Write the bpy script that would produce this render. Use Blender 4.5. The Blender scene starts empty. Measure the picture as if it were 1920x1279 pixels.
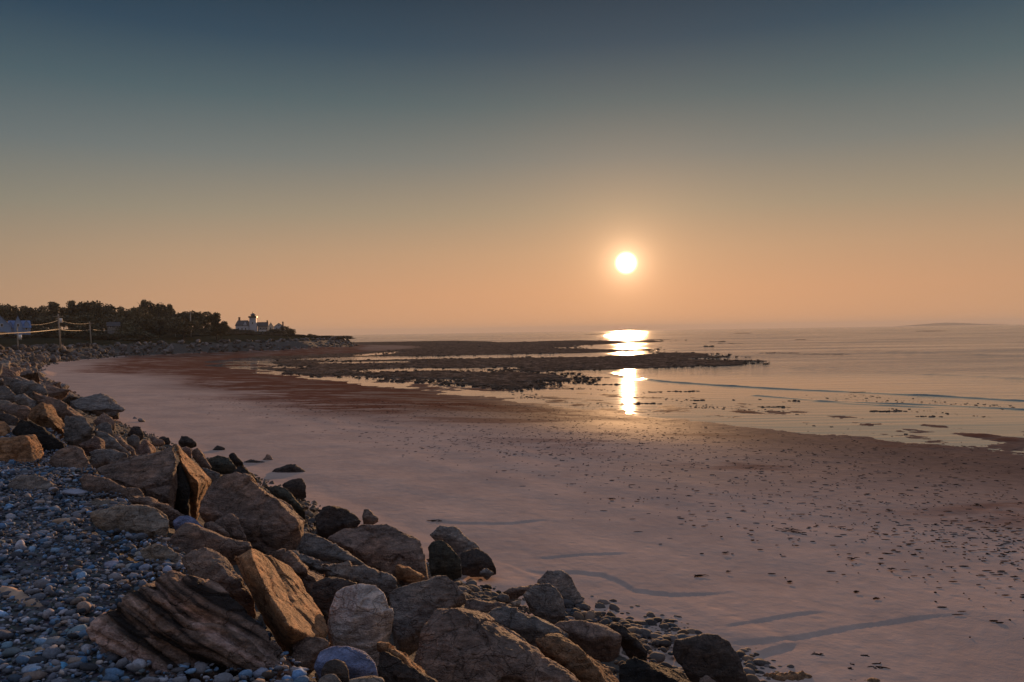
import bpy, bmesh, math, random
import numpy as np
from mathutils import Vector, Matrix, Euler
random.seed(7)
RNG = np.random.default_rng(7)
SC = bpy.context.scene
COL = SC.collection
R = math.radians

# ------------------------------------------------------------------ camera
W0, H0 = 1920.0, 1279.0
F = 1387.0
EYE = 4.65
PITCH = math.atan(17.0 / F)
ROLL = R(0.9)
fwd = Vector((0, math.cos(PITCH), -math.sin(PITCH)))
rt = Vector((1, 0, 0))
up = rt.cross(fwd)
rt2 = rt * math.cos(ROLL) - up * math.sin(ROLL)
up2 = up * math.cos(ROLL) + rt * math.sin(ROLL)
CAMPOS = Vector((0, 0, EYE))
cam_d = bpy.data.cameras.new('camera')
cam_d.sensor_width = 36.0
cam_d.lens = F / W0 * 36.0
cam_d.clip_start = 0.1
cam_d.clip_end = 60000
cam = bpy.data.objects.new('camera', cam_d)
COL.objects.link(cam)
mw = Matrix.Identity(4)
for i in range(3):
    mw[i][0] = rt2[i]; mw[i][1] = up2[i]; mw[i][2] = -fwd[i]; mw[i][3] = CAMPOS[i]
cam.matrix_world = mw
SC.camera = cam

def ray(px, py):
    """direction through a photo pixel, scaled so that its y (distance north) is 1"""
    d = fwd + rt2 * ((px - W0 / 2) / F) + up2 * ((H0 / 2 - py) / F)
    return d / d.y

def at(px, py, Y):
    return CAMPOS + ray(px, py) * Y

# ------------------------------------------------------------------ sky and sun
SUN = ray(1174, 493).normalized()
SUN_ELEV = math.asin(SUN.z)
SUN_AZ = math.atan2(SUN.x, SUN.y)

sl = bpy.data.lights.new('sun', 'SUN')
sl.energy = 4.5
sl.angle = R(0.55)
sl.color = (1.0, 0.55, 0.26)
so = bpy.data.objects.new('sun', sl)
so.rotation_euler = (-SUN).to_track_quat('-Z', 'Y').to_euler()
COL.objects.link(so)

world = bpy.data.worlds.new('World')
SC.world = world
world.use_nodes = True
NT = world.node_tree
NT.nodes.clear()

class NG:
    """tiny helper for writing node graphs"""
    def __init__(s, nt): s.nt = nt
    def n(s, typ, **kw):
        nd = s.nt.nodes.new(typ)
        for k, v in kw.items(): setattr(nd, k, v)
        return nd
    def link(s, a, b): s.nt.links.new(a, b)
    def put(s, sock, v):
        if hasattr(v, 'is_output'): s.link(v, sock)
        elif isinstance(v, (tuple, list)):
            v = tuple(v)
            if sock.type == 'RGBA' and len(v) == 3: v = v + (1,)
            sock.default_value = v
        else: sock.default_value = v
    def math(s, op, a, b=None, c=None, clamp=False):
        nd = s.n('ShaderNodeMath', operation=op, use_clamp=clamp)
        s.put(nd.inputs[0], a)
        if b is not None: s.put(nd.inputs[1], b)
        if c is not None: s.put(nd.inputs[2], c)
        return nd.outputs[0]
    def vmath(s, op, a, b=None):
        nd = s.n('ShaderNodeVectorMath', operation=op)
        s.put(nd.inputs[0], a)
        if b is not None: s.put(nd.inputs[1], b)
        return nd.outputs['Value'] if op == 'DOT_PRODUCT' else nd.outputs[0]
    def mix(s, blend, fac, a, b):
        nd = s.n('ShaderNodeMix', data_type='RGBA', blend_type=blend)
        s.put(nd.inputs[0], fac); s.put(nd.inputs[6], a); s.put(nd.inputs[7], b)
        return nd.outputs[2]
    def mapr(s, v, a, b, c=0.0, d=1.0, smooth=True):
        nd = s.n('ShaderNodeMapRange', interpolation_type='SMOOTHSTEP' if smooth else 'LINEAR')
        for i, x in enumerate((v, a, b, c, d)): s.put(nd.inputs[i], x)
        return nd.outputs[0]
    def ramp(s, v, stops, interp='LINEAR'):
        nd = s.n('ShaderNodeValToRGB')
        cr = nd.color_ramp; cr.interpolation = interp
        while len(cr.elements) < len(stops): cr.elements.new(0.5)
        for e, (p, c) in zip(cr.elements, stops):
            e.position = p
            e.color = tuple(c) + (1,) if len(c) == 3 else c
        s.put(nd.inputs[0], v)
        return nd.outputs[0]
    def noise(s, vec, scale, detail=4, rough=0.55, dist=0.0):
        nd = s.n('ShaderNodeTexNoise')
        nd.inputs['Scale'].default_value = scale
        nd.inputs['Detail'].default_value = detail
        nd.inputs['Roughness'].default_value = rough
        nd.inputs['Distortion'].default_value = dist
        if vec is not None: s.link(vec, nd.inputs['Vector'])
        return nd.outputs['Fac']
    def scale(s, vec, v):
        nd = s.n('ShaderNodeMapping'); s.link(vec, nd.inputs['Vector'])
        nd.inputs['Scale'].default_value = v
        return nd.outputs[0]

def srgb(r, g, b):
    f = lambda c: (c / 255 / 12.92) if c / 255 <= 0.04045 else ((c / 255 + 0.055) / 1.055) ** 2.4
    return (f(r), f(g), f(b))

def build_sky():
    g = NG(NT)
    tc = g.n('ShaderNodeTexCoord').outputs['Generated']
    d = g.vmath('NORMALIZE', tc)
    sep = g.n('ShaderNodeSeparateXYZ'); g.link(d, sep.inputs[0])
    z = g.math('MAXIMUM', sep.outputs[2], 0.0)
    E = lambda deg: math.sin(R(deg))
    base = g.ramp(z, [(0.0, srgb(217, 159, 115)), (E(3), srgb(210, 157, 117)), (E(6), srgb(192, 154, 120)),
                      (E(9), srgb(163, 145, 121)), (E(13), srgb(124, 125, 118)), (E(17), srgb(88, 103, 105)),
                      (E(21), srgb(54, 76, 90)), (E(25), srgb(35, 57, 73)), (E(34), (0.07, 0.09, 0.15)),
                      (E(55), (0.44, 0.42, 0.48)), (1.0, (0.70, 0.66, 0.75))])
    cosang = g.vmath('DOT_PRODUCT', d, tuple(SUN))
    ang = g.math('MULTIPLY', g.math('ARCCOSINE', g.math('MINIMUM', cosang, 0.9999999)), 180 / math.pi)
    # away from the sun the low sky is duller and less orange
    fall = g.mapr(ang, 8, 60)
    c = g.mix('MULTIPLY', fall, base, (0.68, 0.84, 0.98))
    c = g.mix('MULTIPLY', g.mapr(ang, 30, 62), c, (0.80, 0.84, 0.88))
    # warm band added to the unseen sky behind the camera, lighting the near faces
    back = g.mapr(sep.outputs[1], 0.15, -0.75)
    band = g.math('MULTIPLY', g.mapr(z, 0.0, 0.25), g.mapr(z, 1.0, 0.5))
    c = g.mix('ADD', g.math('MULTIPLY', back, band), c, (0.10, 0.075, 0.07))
    # a share of the physical sky
    sk = g.n('ShaderNodeTexSky'); sk.sky_type = 'NISHITA'; sk.sun_disc = False
    sk.sun_elevation = SUN_ELEV; sk.sun_rotation = SUN_AZ
    sk.air_density = 1.2; sk.dust_density = 3.0; sk.ozone_density = 1.5
    c = g.mix('ADD', 0.0008, c, sk.outputs[0])
    def glow(sig, col, amp):
        e = g.math('EXPONENT', g.math('MULTIPLY', ang, -1.0 / sig))
        nonlocal c
        c = g.mix('ADD', g.math('MULTIPLY', e, amp), c, col)
    glow(8.0, (1.0, 0.40, 0.14), 0.10)
    glow(0.8, (1.0, 0.66, 0.38), 2.0)
    glow(3.2, (1.0, 0.52, 0.22), 0.30)
    disc = g.mapr(ang, 0.95, 0.25)
    c = g.mix('ADD', disc, c, (5.0, 4.2, 2.9))
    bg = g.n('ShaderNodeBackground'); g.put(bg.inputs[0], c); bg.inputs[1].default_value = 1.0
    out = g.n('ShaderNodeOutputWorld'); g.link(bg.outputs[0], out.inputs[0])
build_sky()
SC.view_settings.view_transform = 'Standard'
SC.view_settings.look = 'None'
SC.view_settings.exposure = 0.0
SC.view_settings.gamma = 1.0

# ------------------------------------------------------------------ numpy noise
def _hash(ix, iy, iz, seed):
    h = (ix.astype(np.int64) * 374761393 + iy.astype(np.int64) * 668265263 + iz.astype(np.int64) * 2147483629 + seed * 1274126177) & 0xffffffff
    h = ((h ^ (h >> 13)) * 1274126177) & 0xffffffff
    h = ((h ^ (h >> 16)) * 2246822519) & 0xffffffff
    return ((h ^ (h >> 15)) & 0xffffff) / float(0xffffff)

def vnoise(P, seed=0):
    I = np.floor(P); f = P - I
    f = f * f * f * (f * (f * 6 - 15) + 10)
    ix, iy, iz = I[:, 0], I[:, 1], I[:, 2]
    o = 0
    for dx in (0, 1):
        wx = f[:, 0] if dx else 1 - f[:, 0]
        for dy in (0, 1):
            wy = f[:, 1] if dy else 1 - f[:, 1]
            for dz in (0, 1):
                wz = f[:, 2] if dz else 1 - f[:, 2]
                o = o + wx * wy * wz * _hash(ix + dx, iy + dy, iz + dz, seed)
    return o * 2 - 1

def fbm(P, scale, octaves=4, seed=0, gain=0.5):
    P = np.asarray(P, float) * scale
    a, o, t = 1.0, 0.0, 0.0
    for k in range(octaves):
        o = o + a * vnoise(P + 17.3 * k, seed + k); t += a
        P = P * 2.03; a *= gain
    return o / t

def xy3(x, y, sx=1.0, sy=1.0):
    return np.stack([x * sx, y * sy, np.zeros_like(x)], 1)

def sstep(a, b, x):
    t = np.clip((x - a) / (b - a), 0, 1)
    return t * t * (3 - 2 * t)

# ------------------------------------------------------------------ terrain function
WL = -0.85                                                    # water level
LAND = np.array([(30.7, -27), (3.1, 9.85), (-6.5, 23), (-27, 48.5), (-61, 95), (-82, 130), (-95, 163), (-97, 188),
                 (-90, 205), (-74, 219), (-64, 240), (-60, 275), (-62, 300), (-75, 335), (-130, 420), (-300, 600), (-900, 700), (-900, -400), (200, -400)], float)
def seg_dist(x, y, a, b):
    d = b - a; L = (d ** 2).sum()
    t = np.clip(((x - a[0]) * d[0] + (y - a[1]) * d[1]) / L, 0, 1)
    return np.hypot(x - a[0] - t * d[0], y - a[1] - t * d[1])
def poly_sd(x, y, P):
    """signed distance to a closed polygon, negative inside"""
    P = np.asarray(P, float)
    dm = np.full(x.shape, 1e9); ins = np.zeros(x.shape, bool)
    n = len(P)
    for i in range(n):
        a, b = P[i], P[(i + 1) % n]
        dm = np.minimum(dm, seg_dist(x, y, a, b))
        c = (a[1] > y) != (b[1] > y)
        with np.errstate(divide='ignore', invalid='ignore'):
            xi = (b[0] - a[0]) * (y - a[1]) / (b[1] - a[1]) + a[0]
        ins ^= c & (x < xi)
    return np.where(ins, -dm, dm)
def line_dist(x, y, P):
    dm = np.full(x.shape, 1e9)
    for i in range(len(P) - 1): dm = np.minimum(dm, seg_dist(x, y, np.asarray(P[i], float), np.asarray(P[i + 1], float)))
    return dm

def base_h(x, y, sd=None):
    """reference ground height"""
    if sd is None: sd = poly_sd(x, y, LAND)
    sea = np.where(sd < 27.5, -0.0312 * sd, -0.858 - 0.0012 * (sd - 27.5))
    sea = np.where(sd > 42, -0.8754 - 0.02 * (sd - 42), sea)
    sea = np.maximum(sea, -3.0)
    d = -sd
    land = 3.0 * np.clip(d / 7.1, 0, 1)
    far = sstep(90, 190, y)
    land = land + far * (np.clip((d - 12) * 0.055, 0, 3.2) + 0.6 * sstep(5, 14, d))
    return np.where(sd > 0, sea, land)

def ground_hit(px, py, raise_=0.0):
    r = ray(px, py)
    t = np.geomspace(2.0, 900, 4000)
    X, Y, Z = r.x * t, t, EYE + r.z * t
    h = base_h(X, Y) + raise_
    k = np.argmax(Z < h)
    if not (Z < h).any(): k = len(t) - 1
    return Vector((X[k], Y[k], float(h[k])))
def plane_hit(px, py, z):
    r = ray(px, py)
    t = (z - EYE) / r.z
    return (r.x * t, t)

# ------------------------------------------------------------------ object helpers
def new_mesh(name, verts, faces, mat=None, parent=None, smooth=False, loc=None):
    me = bpy.data.meshes.new(name)
    verts = np.asarray(verts, np.float32)
    if isinstance(faces, np.ndarray):
        n, k = faces.shape
        me.vertices.add(len(verts)); me.vertices.foreach_set('co', verts.ravel())
        me.loops.add(n * k); me.loops.foreach_set('vertex_index', faces.astype(np.int32).ravel())
        me.polygons.add(n)
        me.polygons.foreach_set('loop_start', np.arange(0, n * k, k, dtype=np.int32))
        me.update(calc_edges=True)
    else:
        me.from_pydata(verts.tolist(), [], faces)
        me.update()
    if smooth: me.polygons.foreach_set('use_smooth', np.ones(len(me.polygons), bool))
    o = bpy.data.objects.new(name, me); COL.objects.link(o)
    if mat is not None: me.materials.append(mat)
    if parent is not None: o.parent = parent
    if loc is not None: o.location = loc
    return o
def attr(o, name, data):
    a = o.data.attributes.new(name, 'FLOAT', 'POINT'); a.data.foreach_set('value', np.asarray(data, np.float32))
def attr_col(o, name, data):
    a = o.data.attributes.new(name, 'FLOAT_COLOR', 'POINT')
    d = np.ones((len(data), 4), np.float32); d[:, :3] = data
    a.data.foreach_set('color', d.ravel())
def tag(o, label, cat, group=None):
    o['label'] = label; o['category'] = cat
    if group: o['group'] = group
    return o
def empty(name, loc, label, cat, group=None, rz=0.0):
    o = bpy.data.objects.new(name, None); COL.objects.link(o)
    o.location = loc; o.rotation_euler = (0, 0, rz); o.empty_display_size = 0.3
    return tag(o, label, cat, group)
def structure(o): o['kind'] = 'structure'; return o
def stuff(o): o['kind'] = 'stuff'; return o
def copy_tree(o, parent=None):
    c = o.copy(); COL.objects.link(c)
    if parent is not None: c.parent = parent
    for ch in list(o.children): copy_tree(ch, c)
    return c

class MB:
    def __init__(s): s.v = []; s.f = []
    def box(s, x0, x1, y0, y1, z0, z1):
        b = len(s.v)
        s.v += [(x, y, z) for z in (z0, z1) for x, y in ((x0, y0), (x1, y0), (x1, y1), (x0, y1))]
        s.f += [tuple(b + i for i in q) for q in ((3, 2, 1, 0), (4, 5, 6, 7), (0, 1, 5, 4), (1, 2, 6, 5), (2, 3, 7, 6), (3, 0, 4, 7))]
        return s
    def solid(s, verts, faces):
        b = len(s.v); s.v += [tuple(v) for v in verts]; s.f += [tuple(b + i for i in f) for f in faces]; return s
    def tube(s, pts, rad, n=6):
        rad = rad if isinstance(rad, (list, tuple)) else [rad] * len(pts)
        pts = [Vector(p) for p in pts]; b = len(s.v)
        for i, p in enumerate(pts):
            t = (pts[min(i + 1, len(pts) - 1)] - pts[max(i - 1, 0)]).normalized()
            a = t.orthogonal().normalized() if abs(t.z) > 0.9 else t.cross(Vector((0, 0, 1))).normalized()
            c = t.cross(a)
            for k in range(n):
                th = 2 * math.pi * k / n
                s.v.append(tuple(p + (a * math.cos(th) + c * math.sin(th)) * rad[i]))
        for i in range(len(pts) - 1):
            for k in range(n):
                s.f.append((b + i * n + k, b + i * n + (k + 1) % n, b + (i + 1) * n + (k + 1) % n, b + (i + 1) * n + k))
        s.f.append(tuple(b + k for k in reversed(range(n)))); s.f.append(tuple(b + (len(pts) - 1) * n + k for k in range(n)))
        return s
    def build(s, name, mat, parent=None, smooth=False): return new_mesh(name, s.v, s.f, mat, parent, smooth)

# ------------------------------------------------------------------ materials
def material(name, fn):
    m = bpy.data.materials.new(name); m.use_nodes = True
    nt = m.node_tree; nt.nodes.clear(); g = NG(nt)
    bs = g.n('ShaderNodeBsdfPrincipled'); out = g.n('ShaderNodeOutputMaterial'); g.link(bs.outputs[0], out.inputs[0])
    fn(g, bs)
    return m
def bump(g, bs, height, strength, dist, normal=None):
    b = g.n('ShaderNodeBump'); b.inputs['Strength'].default_value = strength; b.inputs['Distance'].default_value = dist
    g.put(b.inputs['Height'], height)
    if normal is not None: g.link(normal, b.inputs['Normal'])
    g.link(b.outputs[0], bs.inputs['Normal'])
    return b.outputs[0]
def geo_pos(g): return g.n('ShaderNodeNewGeometry').outputs['Position']
def get_attr(g, name, col=False):
    a = g.n('ShaderNodeAttribute'); a.attribute_name = name
    return a.outputs['Color'] if col else a.outputs['Fac']

def m_rock(g, bs):
    oi = g.n('ShaderNodeObjectInfo')
    tc = g.n('ShaderNodeTexCoord').outputs['Object']
    off = g.n('ShaderNodeVectorMath', operation='ADD'); g.link(tc, off.inputs[0])
    cmb = g.n('ShaderNodeCombineXYZ'); g.link(g.math('MULTIPLY', oi.outputs['Random'], 50.0), cmb.inputs[0]); g.link(cmb.outputs[0], off.inputs[1])
    v = off.outputs[0]
    n1 = g.noise(v, 2.2, 6, 0.6, 0.4)
    n2 = g.noise(v, 14, 6, 0.65)
    n3 = g.noise(v, 70, 4, 0.6)
    c = g.mix('MULTIPLY', 1.0, oi.outputs['Color'], g.ramp(n1, [(0.25, (0.55, 0.53, 0.52)), (0.5, (1, 0.98, 0.96)), (0.72, (1.35, 1.2, 1.05))]))
    c = g.mix('MULTIPLY', 0.8, c, g.ramp(n2, [(0.3, (0.55, 0.53, 0.52)), (0.55, (1, 1, 1)), (0.75, (1.4, 1.36, 1.3))]))
    c = g.mix('MULTIPLY', 0.6, c, g.ramp(n3, [(0.35, (0.6, 0.6, 0.6)), (0.65, (1.3, 1.3, 1.3))]))
    ck = g.n('ShaderNodeTexVoronoi', feature='DISTANCE_TO_EDGE'); ck.inputs['Scale'].default_value = 3.2
    wv = g.n('ShaderNodeTexNoise'); wv.inputs['Scale'].default_value = 3.0; wv.inputs['Detail'].default_value = 5; g.link(v, wv.inputs['Vector'])
    dv = g.n('ShaderNodeVectorMath', operation='MULTIPLY_ADD'); g.link(wv.outputs['Color'], dv.inputs[0]); dv.inputs[1].default_value = (0.5, 0.5, 0.5); g.link(v, dv.inputs[2])
    g.link(g.scale(dv.outputs[0], (1.0, 1.0, 2.4)), ck.inputs['Vector'])
    crack = g.mapr(ck.outputs['Distance'], 0.0, 0.03)
    c = g.mix('MULTIPLY', 0.45, c, g.mix('MIX', crack, (0.3, 0.28, 0.27), (1, 1, 1)))
    n4 = g.noise(g.scale(v, (6, 6, 26)), 1.0, 6, 0.7)
    c = g.mix('MULTIPLY', 0.8, c, g.ramp(n4, [(0.36, (0.5, 0.48, 0.47)), (0.52, (1, 1, 1)), (0.66, (1.7, 1.6, 1.5))]))
    rust = g.mapr(g.noise(v, 1.3, 5, 0.6), 0.52, 0.68)
    c = g.mix('MIX', g.math('MULTIPLY', rust, 0.3), c, g.mix('MULTIPLY', 1.0, c, (1.45, 0.95, 0.6)))
    lich = g.mapr(g.noise(v, 9, 3, 0.7), 0.66, 0.72)
    c = g.mix('MIX', g.math('MULTIPLY', lich, 0.35), c, (0.27, 0.25, 0.21))
    g.put(bs.inputs['Base Color'], c)
    bs.inputs['Roughness'].default_value = 0.82
    bs.inputs['Specular IOR Level'].default_value = 0.35
    st = g.n('ShaderNodeTexWave', wave_type='BANDS'); st.inputs['Scale'].default_value = 3.0; st.inputs['Distortion'].default_value = 9; st.inputs['Detail'].default_value = 4
    g.link(v, st.inputs['Vector'])
    h = g.math('ADD', g.math('MULTIPLY', n2, 1.0), g.math('ADD', g.math('MULTIPLY', n3, 0.35), g.math('MULTIPLY', st.outputs['Fac'], 0.25)))
    h = g.math('ADD', h, g.math('ADD', g.math('MULTIPLY', crack, 0.25), g.math('MULTIPLY', n4, 0.9)))
    bump(g, bs, h, 1.0, 0.05)
ROCK = material('boulder_stone', m_rock)
def m_layered(g, bs):
    m_rock(g, bs)
    src = bs.inputs['Base Color'].links[0].from_socket
    tc = g.n('ShaderNodeTexCoord').outputs['Object']
    mp = g.n('ShaderNodeMapping'); g.link(tc, mp.inputs['Vector']); mp.inputs['Rotation'].default_value = (0.25, -0.45, 0)
    w = g.n('ShaderNodeTexNoise'); w.inputs['Scale'].default_value = 1.0; w.inputs['Detail'].default_value = 6
    g.link(g.scale(mp.outputs[0], (1.0, 1.0, 16.0)), w.inputs['Vector'])
    g.put(bs.inputs['Base Color'], g.mix('MULTIPLY', 1.0, src, g.ramp(w.outputs['Fac'], [(0.41, (0.10, 0.085, 0.08)), (0.46, (0.7, 0.67, 0.65)), (0.53, (1.1, 1.1, 1.1)), (0.60, (2.1, 2.1, 2.3))])))  # layer colours; the dark bands also paint shade into the grooves
LAYERED = material('layered_stone', m_layered)

def m_pebble(g, bs):
    c = get_attr(g, 'stone_color', True)
    n = g.noise(geo_pos(g), 90, 3)
    c = g.mix('MULTIPLY', 0.7, c, g.ramp(n, [(0.3, (0.6, 0.6, 0.6)), (0.7, (1.35, 1.35, 1.35))]))
    g.put(bs.inputs['Base Color'], c); bs.inputs['Roughness'].default_value = 0.85; bs.inputs['Specular IOR Level'].default_value = 0.25
    bump(g, bs, n, 0.4, 0.006)
PEBBLE = material('pebble_stone', m_pebble)

def m_cobble(g, bs):
    oi = g.n('ShaderNodeObjectInfo'); tc = g.n('ShaderNodeTexCoord').outputs['Object']
    n = g.noise(tc, 3.0, 5); n2 = g.noise(tc, 22, 3)
    c = g.mix('MULTIPLY', 0.8, oi.outputs['Color'], g.ramp(n, [(0.3, (0.6, 0.6, 0.6)), (0.7, (1.35, 1.35, 1.35))]))
    c = g.mix('MULTIPLY', 0.5, c, g.ramp(n2, [(0.35, (0.7, 0.7, 0.7)), (0.65, (1.25, 1.25, 1.25))]))
    g.put(bs.inputs['Base Color'], c); bs.inputs['Roughness'].default_value = 0.55
    bump(g, bs, n2, 0.3, 0.02)
COBBLE = material('worn_stone', m_cobble)

def m_sand(g, bs):
    p = geo_pos(g)
    wet = get_attr(g, 'wet'); weed = get_attr(g, 'weed')
    n1 = g.noise(p, 0.35, 5, 0.6); n2 = g.noise(p, 3.0, 5, 0.6); n3 = g.noise(p, 40, 3)
    dry = g.mix('MULTIPLY', 1.0, (0.465, 0.345, 0.288), g.ramp(n1, [(0.3, (0.84, 0.84, 0.85)), (0.7, (1.1, 1.08, 1.06))]))
    dry = g.mix('MULTIPLY', 0.6, dry, g.ramp(n2, [(0.3, (0.86, 0.86, 0.86)), (0.7, (1.1, 1.1, 1.1))]))
    wc = g.mix('MULTIPLY', 1.0, (0.18, 0.115, 0.09), g.ramp(n2, [(0.3, (0.75, 0.75, 0.75)), (0.7, (1.2, 1.2, 1.2))]))
    c = g.mix('MIX', wet, dry, wc)
    wd = g.math('MULTIPLY', weed, g.mapr(g.noise(g.scale(p, (0.22, 0.5, 1)), 1.0, 7, 0.68), 0.38, 0.52))
    wd = g.math('MULTIPLY', wd, 0.92)
    c = g.mix('MIX', wd, c, g.mix('MIX', g.noise(p, 6, 4), (0.085, 0.028, 0.016), (0.19, 0.075, 0.045)))
    g.put(bs.inputs['Base Color'], c)
    ro = g.mix('MIX', wet, (0.85, 0.85, 0.85), (0.66, 0.66, 0.66))
    ro = g.mix('MIX', wd, ro, (0.9, 0.9, 0.9))
    g.put(bs.inputs['Roughness'], ro)
    g.put(bs.inputs['Specular IOR Level'], g.math('MULTIPLY', g.mapr(wet, 0, 1, 0.0, 0.003), g.math('SUBTRACT', 1.0, wd)))
    vo = g.n('ShaderNodeTexVoronoi'); vo.inputs['Scale'].default_value = 1.9; vo.inputs['Randomness'].default_value = 1.0
    g.link(g.scale(p, (1, 1, 1)), vo.inputs['Vector'])
    dent = g.math('MULTIPLY', g.mapr(vo.outputs['Distance'], 0.05, 0.28), g.mapr(n1, 0.42, 0.6))
    h = g.math('ADD', g.math('MULTIPLY', n2, 0.8), g.math('ADD', g.math('MULTIPLY', n3, 0.10), g.math('MULTIPLY', dent, 0.28)))
    bump(g, bs, h, 0.5, 0.055)
SAND = material('beach_sand', m_sand)

def m_reef(g, bs):
    p = geo_pos(g)
    n = g.noise(p, 0.8, 6, 0.7); n2 = g.noise(p, 5, 4, 0.7)
    c = g.ramp(n, [(0.3, (0.05, 0.035, 0.025)), (0.5, (0.12, 0.08, 0.056)), (0.70, (0.32, 0.22, 0.16))])
    c = g.mix('MULTIPLY', 0.8, c, g.ramp(n2, [(0.35, (0.5, 0.5, 0.5)), (0.7, (1.5, 1.5, 1.5))]))
    g.put(bs.inputs['Base Color'], c); bs.inputs['Roughness'].default_value = 0.9
    bs.inputs['Specular IOR Level'].default_value = 0.0
    bump(g, bs, n2, 0.8, 0.2)
REEF = material('weedy_reef_rock', m_reef)

def m_gravelbed(g, bs):
    p = geo_pos(g)
    vo = g.n('ShaderNodeTexVoronoi'); vo.inputs['Scale'].default_value = 22; g.link(p, vo.inputs['Vector'])
    c = g.mix('MULTIPLY', 1.0, g.ramp(g.noise(p, 2, 5), [(0.3, (0.055, 0.055, 0.06)), (0.7, (0.12, 0.12, 0.13))]), g.mix('MIX', 0.35, (1, 1, 1), vo.outputs['Color']))
    g.put(bs.inputs['Base Color'], c); bs.inputs['Roughness'].default_value = 0.85
    bump(g, bs, g.math('SUBTRACT', 1.0, vo.outputs['Distance']), 0.9, 0.03)
GRAVELBED = material('fine_gravel', m_gravelbed)

def m_rubble(g, bs):
    p = geo_pos(g)
    n = g.noise(p, 4, 6, 0.7)
    g.put(bs.inputs['Base Color'], g.ramp(n, [(0.3, (0.03, 0.026, 0.023)), (0.7, (0.10, 0.085, 0.07))]))
    bs.inputs['Roughness'].default_value = 0.9
    bump(g, bs, n, 1.0, 0.15)
RUBBLEBED = material('dark_rubble', m_rubble)

def m_headland(g, bs):
    p = geo_pos(g)
    n = g.noise(p, 0.25, 6, 0.7)
    g.put(bs.inputs['Base Color'], g.ramp(n, [(0.3, (0.018, 0.018, 0.011)), (0.55, (0.035, 0.033, 0.02)), (0.75, (0.06, 0.05, 0.03))]))
    bs.inputs['Roughness'].default_value = 0.95; bs.inputs['Specular IOR Level'].default_value = 0.0
    bump(g, bs, n, 1.0, 0.6)
HEADLAND = material('rough_grass_ground', m_headland)

def m_sea(g, bs):
    p = geo_pos(g)
    bs.inputs['Base Color'].default_value = (0.095, 0.120, 0.130, 1)
    bs.inputs['IOR'].default_value = 1.33
    calm = get_attr(g, 'calm')
    big = g.noise(g.scale(p, (0.012, 0.07, 1)), 1.0, 5, 0.6)
    g.put(bs.inputs['Roughness'], g.math('ADD', g.mapr(calm, 0, 1, 0.10, 0.04), g.math('MULTIPLY', g.math('SUBTRACT', 1.0, calm), g.mapr(big, 0.35, 0.65, -0.05, 0.08))))
    w1 = g.noise(g.scale(p, (0.07, 1.1, 1)), 1.0, 3, 0.5)
    w2 = g.noise(g.scale(p, (0.3, 4.5, 1)), 1.0, 3, 0.5)
    amp = g.math('MULTIPLY', g.math('SUBTRACT', 1.0, g.math('MULTIPLY', calm, 0.92)), g.mapr(big, 0.3, 0.7, 0.5, 1.2))
    h = g.math('MULTIPLY', amp, g.math('ADD', w1, g.math('MULTIPLY', w2, 0.28)))
    bump(g, bs, h, 1.0, 0.36)
SEA = material('sea_water', m_sea)

def m_leaf(g, bs):
    oi = g.n('ShaderNodeObjectInfo')
    rnd = g.n('ShaderNodeNewGeometry').outputs['Random Per Island']
    c = g.mix('MULTIPLY', 1.0, oi.outputs['Color'], g.ramp(rnd, [(0, (0.5, 0.5, 0.5)), (1, (1.5, 1.45, 1.3))]))
    g.put(bs.inputs['Base Color'], c); bs.inputs['Roughness'].default_value = 0.8
    bs.inputs['Specular IOR Level'].default_value = 0.2
LEAF = material('foliage', m_leaf)

def simple(name, col, rough=0.7, scale=3.0, var=0.25, b=0.2):
    def fn(g, bs):
        tc = g.n('ShaderNodeTexCoord').outputs['Object']
        n = g.noise(tc, scale, 5)
        lo, hi = 1 - var, 1 + var
        g.put(bs.inputs['Base Color'], g.mix('MULTIPLY', 1.0, col, g.ramp(n, [(0.3, (lo,) * 3), (0.7, (hi,) * 3)])))
        bs.inputs['Roughness'].default_value = rough
        bump(g, bs, n, b, 0.03)
    return material(name, fn)
BARK = simple('bark', (0.06, 0.045, 0.035), 0.9, 6)
POLEWOOD = simple('weathered_pole_wood', (0.30, 0.25, 0.20), 0.85, 4)
WIRE = simple('cable_sheath', (0.20, 0.16, 0.11), 0.5)
WHITEWALL = simple('white_clapboard', (0.45, 0.47, 0.55), 0.7, 1.5, 0.08)
GREYWALL = simple('grey_shingle_wall', (0.22, 0.21, 0.21), 0.85, 3)
CREAMWALL = simple('cream_clapboard', (0.6, 0.52, 0.44), 0.8, 2, 0.1)
BLUESHADEWALL = simple('white_siding_blue_shade', (0.24, 0.33, 0.52), 0.7, 2, 0.12)  # whitish siding with the blue shade painted into its colour
DARKROOF = simple('dark_shingle_roof', (0.06, 0.055, 0.06), 0.8, 4)
BLUESHADEROOF = simple('roof_blue_shade', (0.13, 0.22, 0.42), 0.7, 3, 0.15)  # roof colour carries the same painted blue shade
BRICK = simple('chimney_brick', (0.16, 0.09, 0.07), 0.9, 5)
GLASS = simple('window_glass', (0.03, 0.035, 0.05), 0.1, 1, 0.05, 0.02)
IRON = simple('dark_iron', (0.03, 0.03, 0.035), 0.5)
WEED = simple('wet_seaweed', (0.035, 0.022, 0.016), 0.9, 20, 0.5)
WEED.node_tree.nodes['Principled BSDF'].inputs['Specular IOR Level'].default_value = 0.0
WOOD = simple('bleached_driftwood', (0.40, 0.27, 0.19), 0.85, 12, 0.3)
TRIM = simple('white_trim', (0.75, 0.75, 0.75), 0.6, 2, 0.05)

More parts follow.
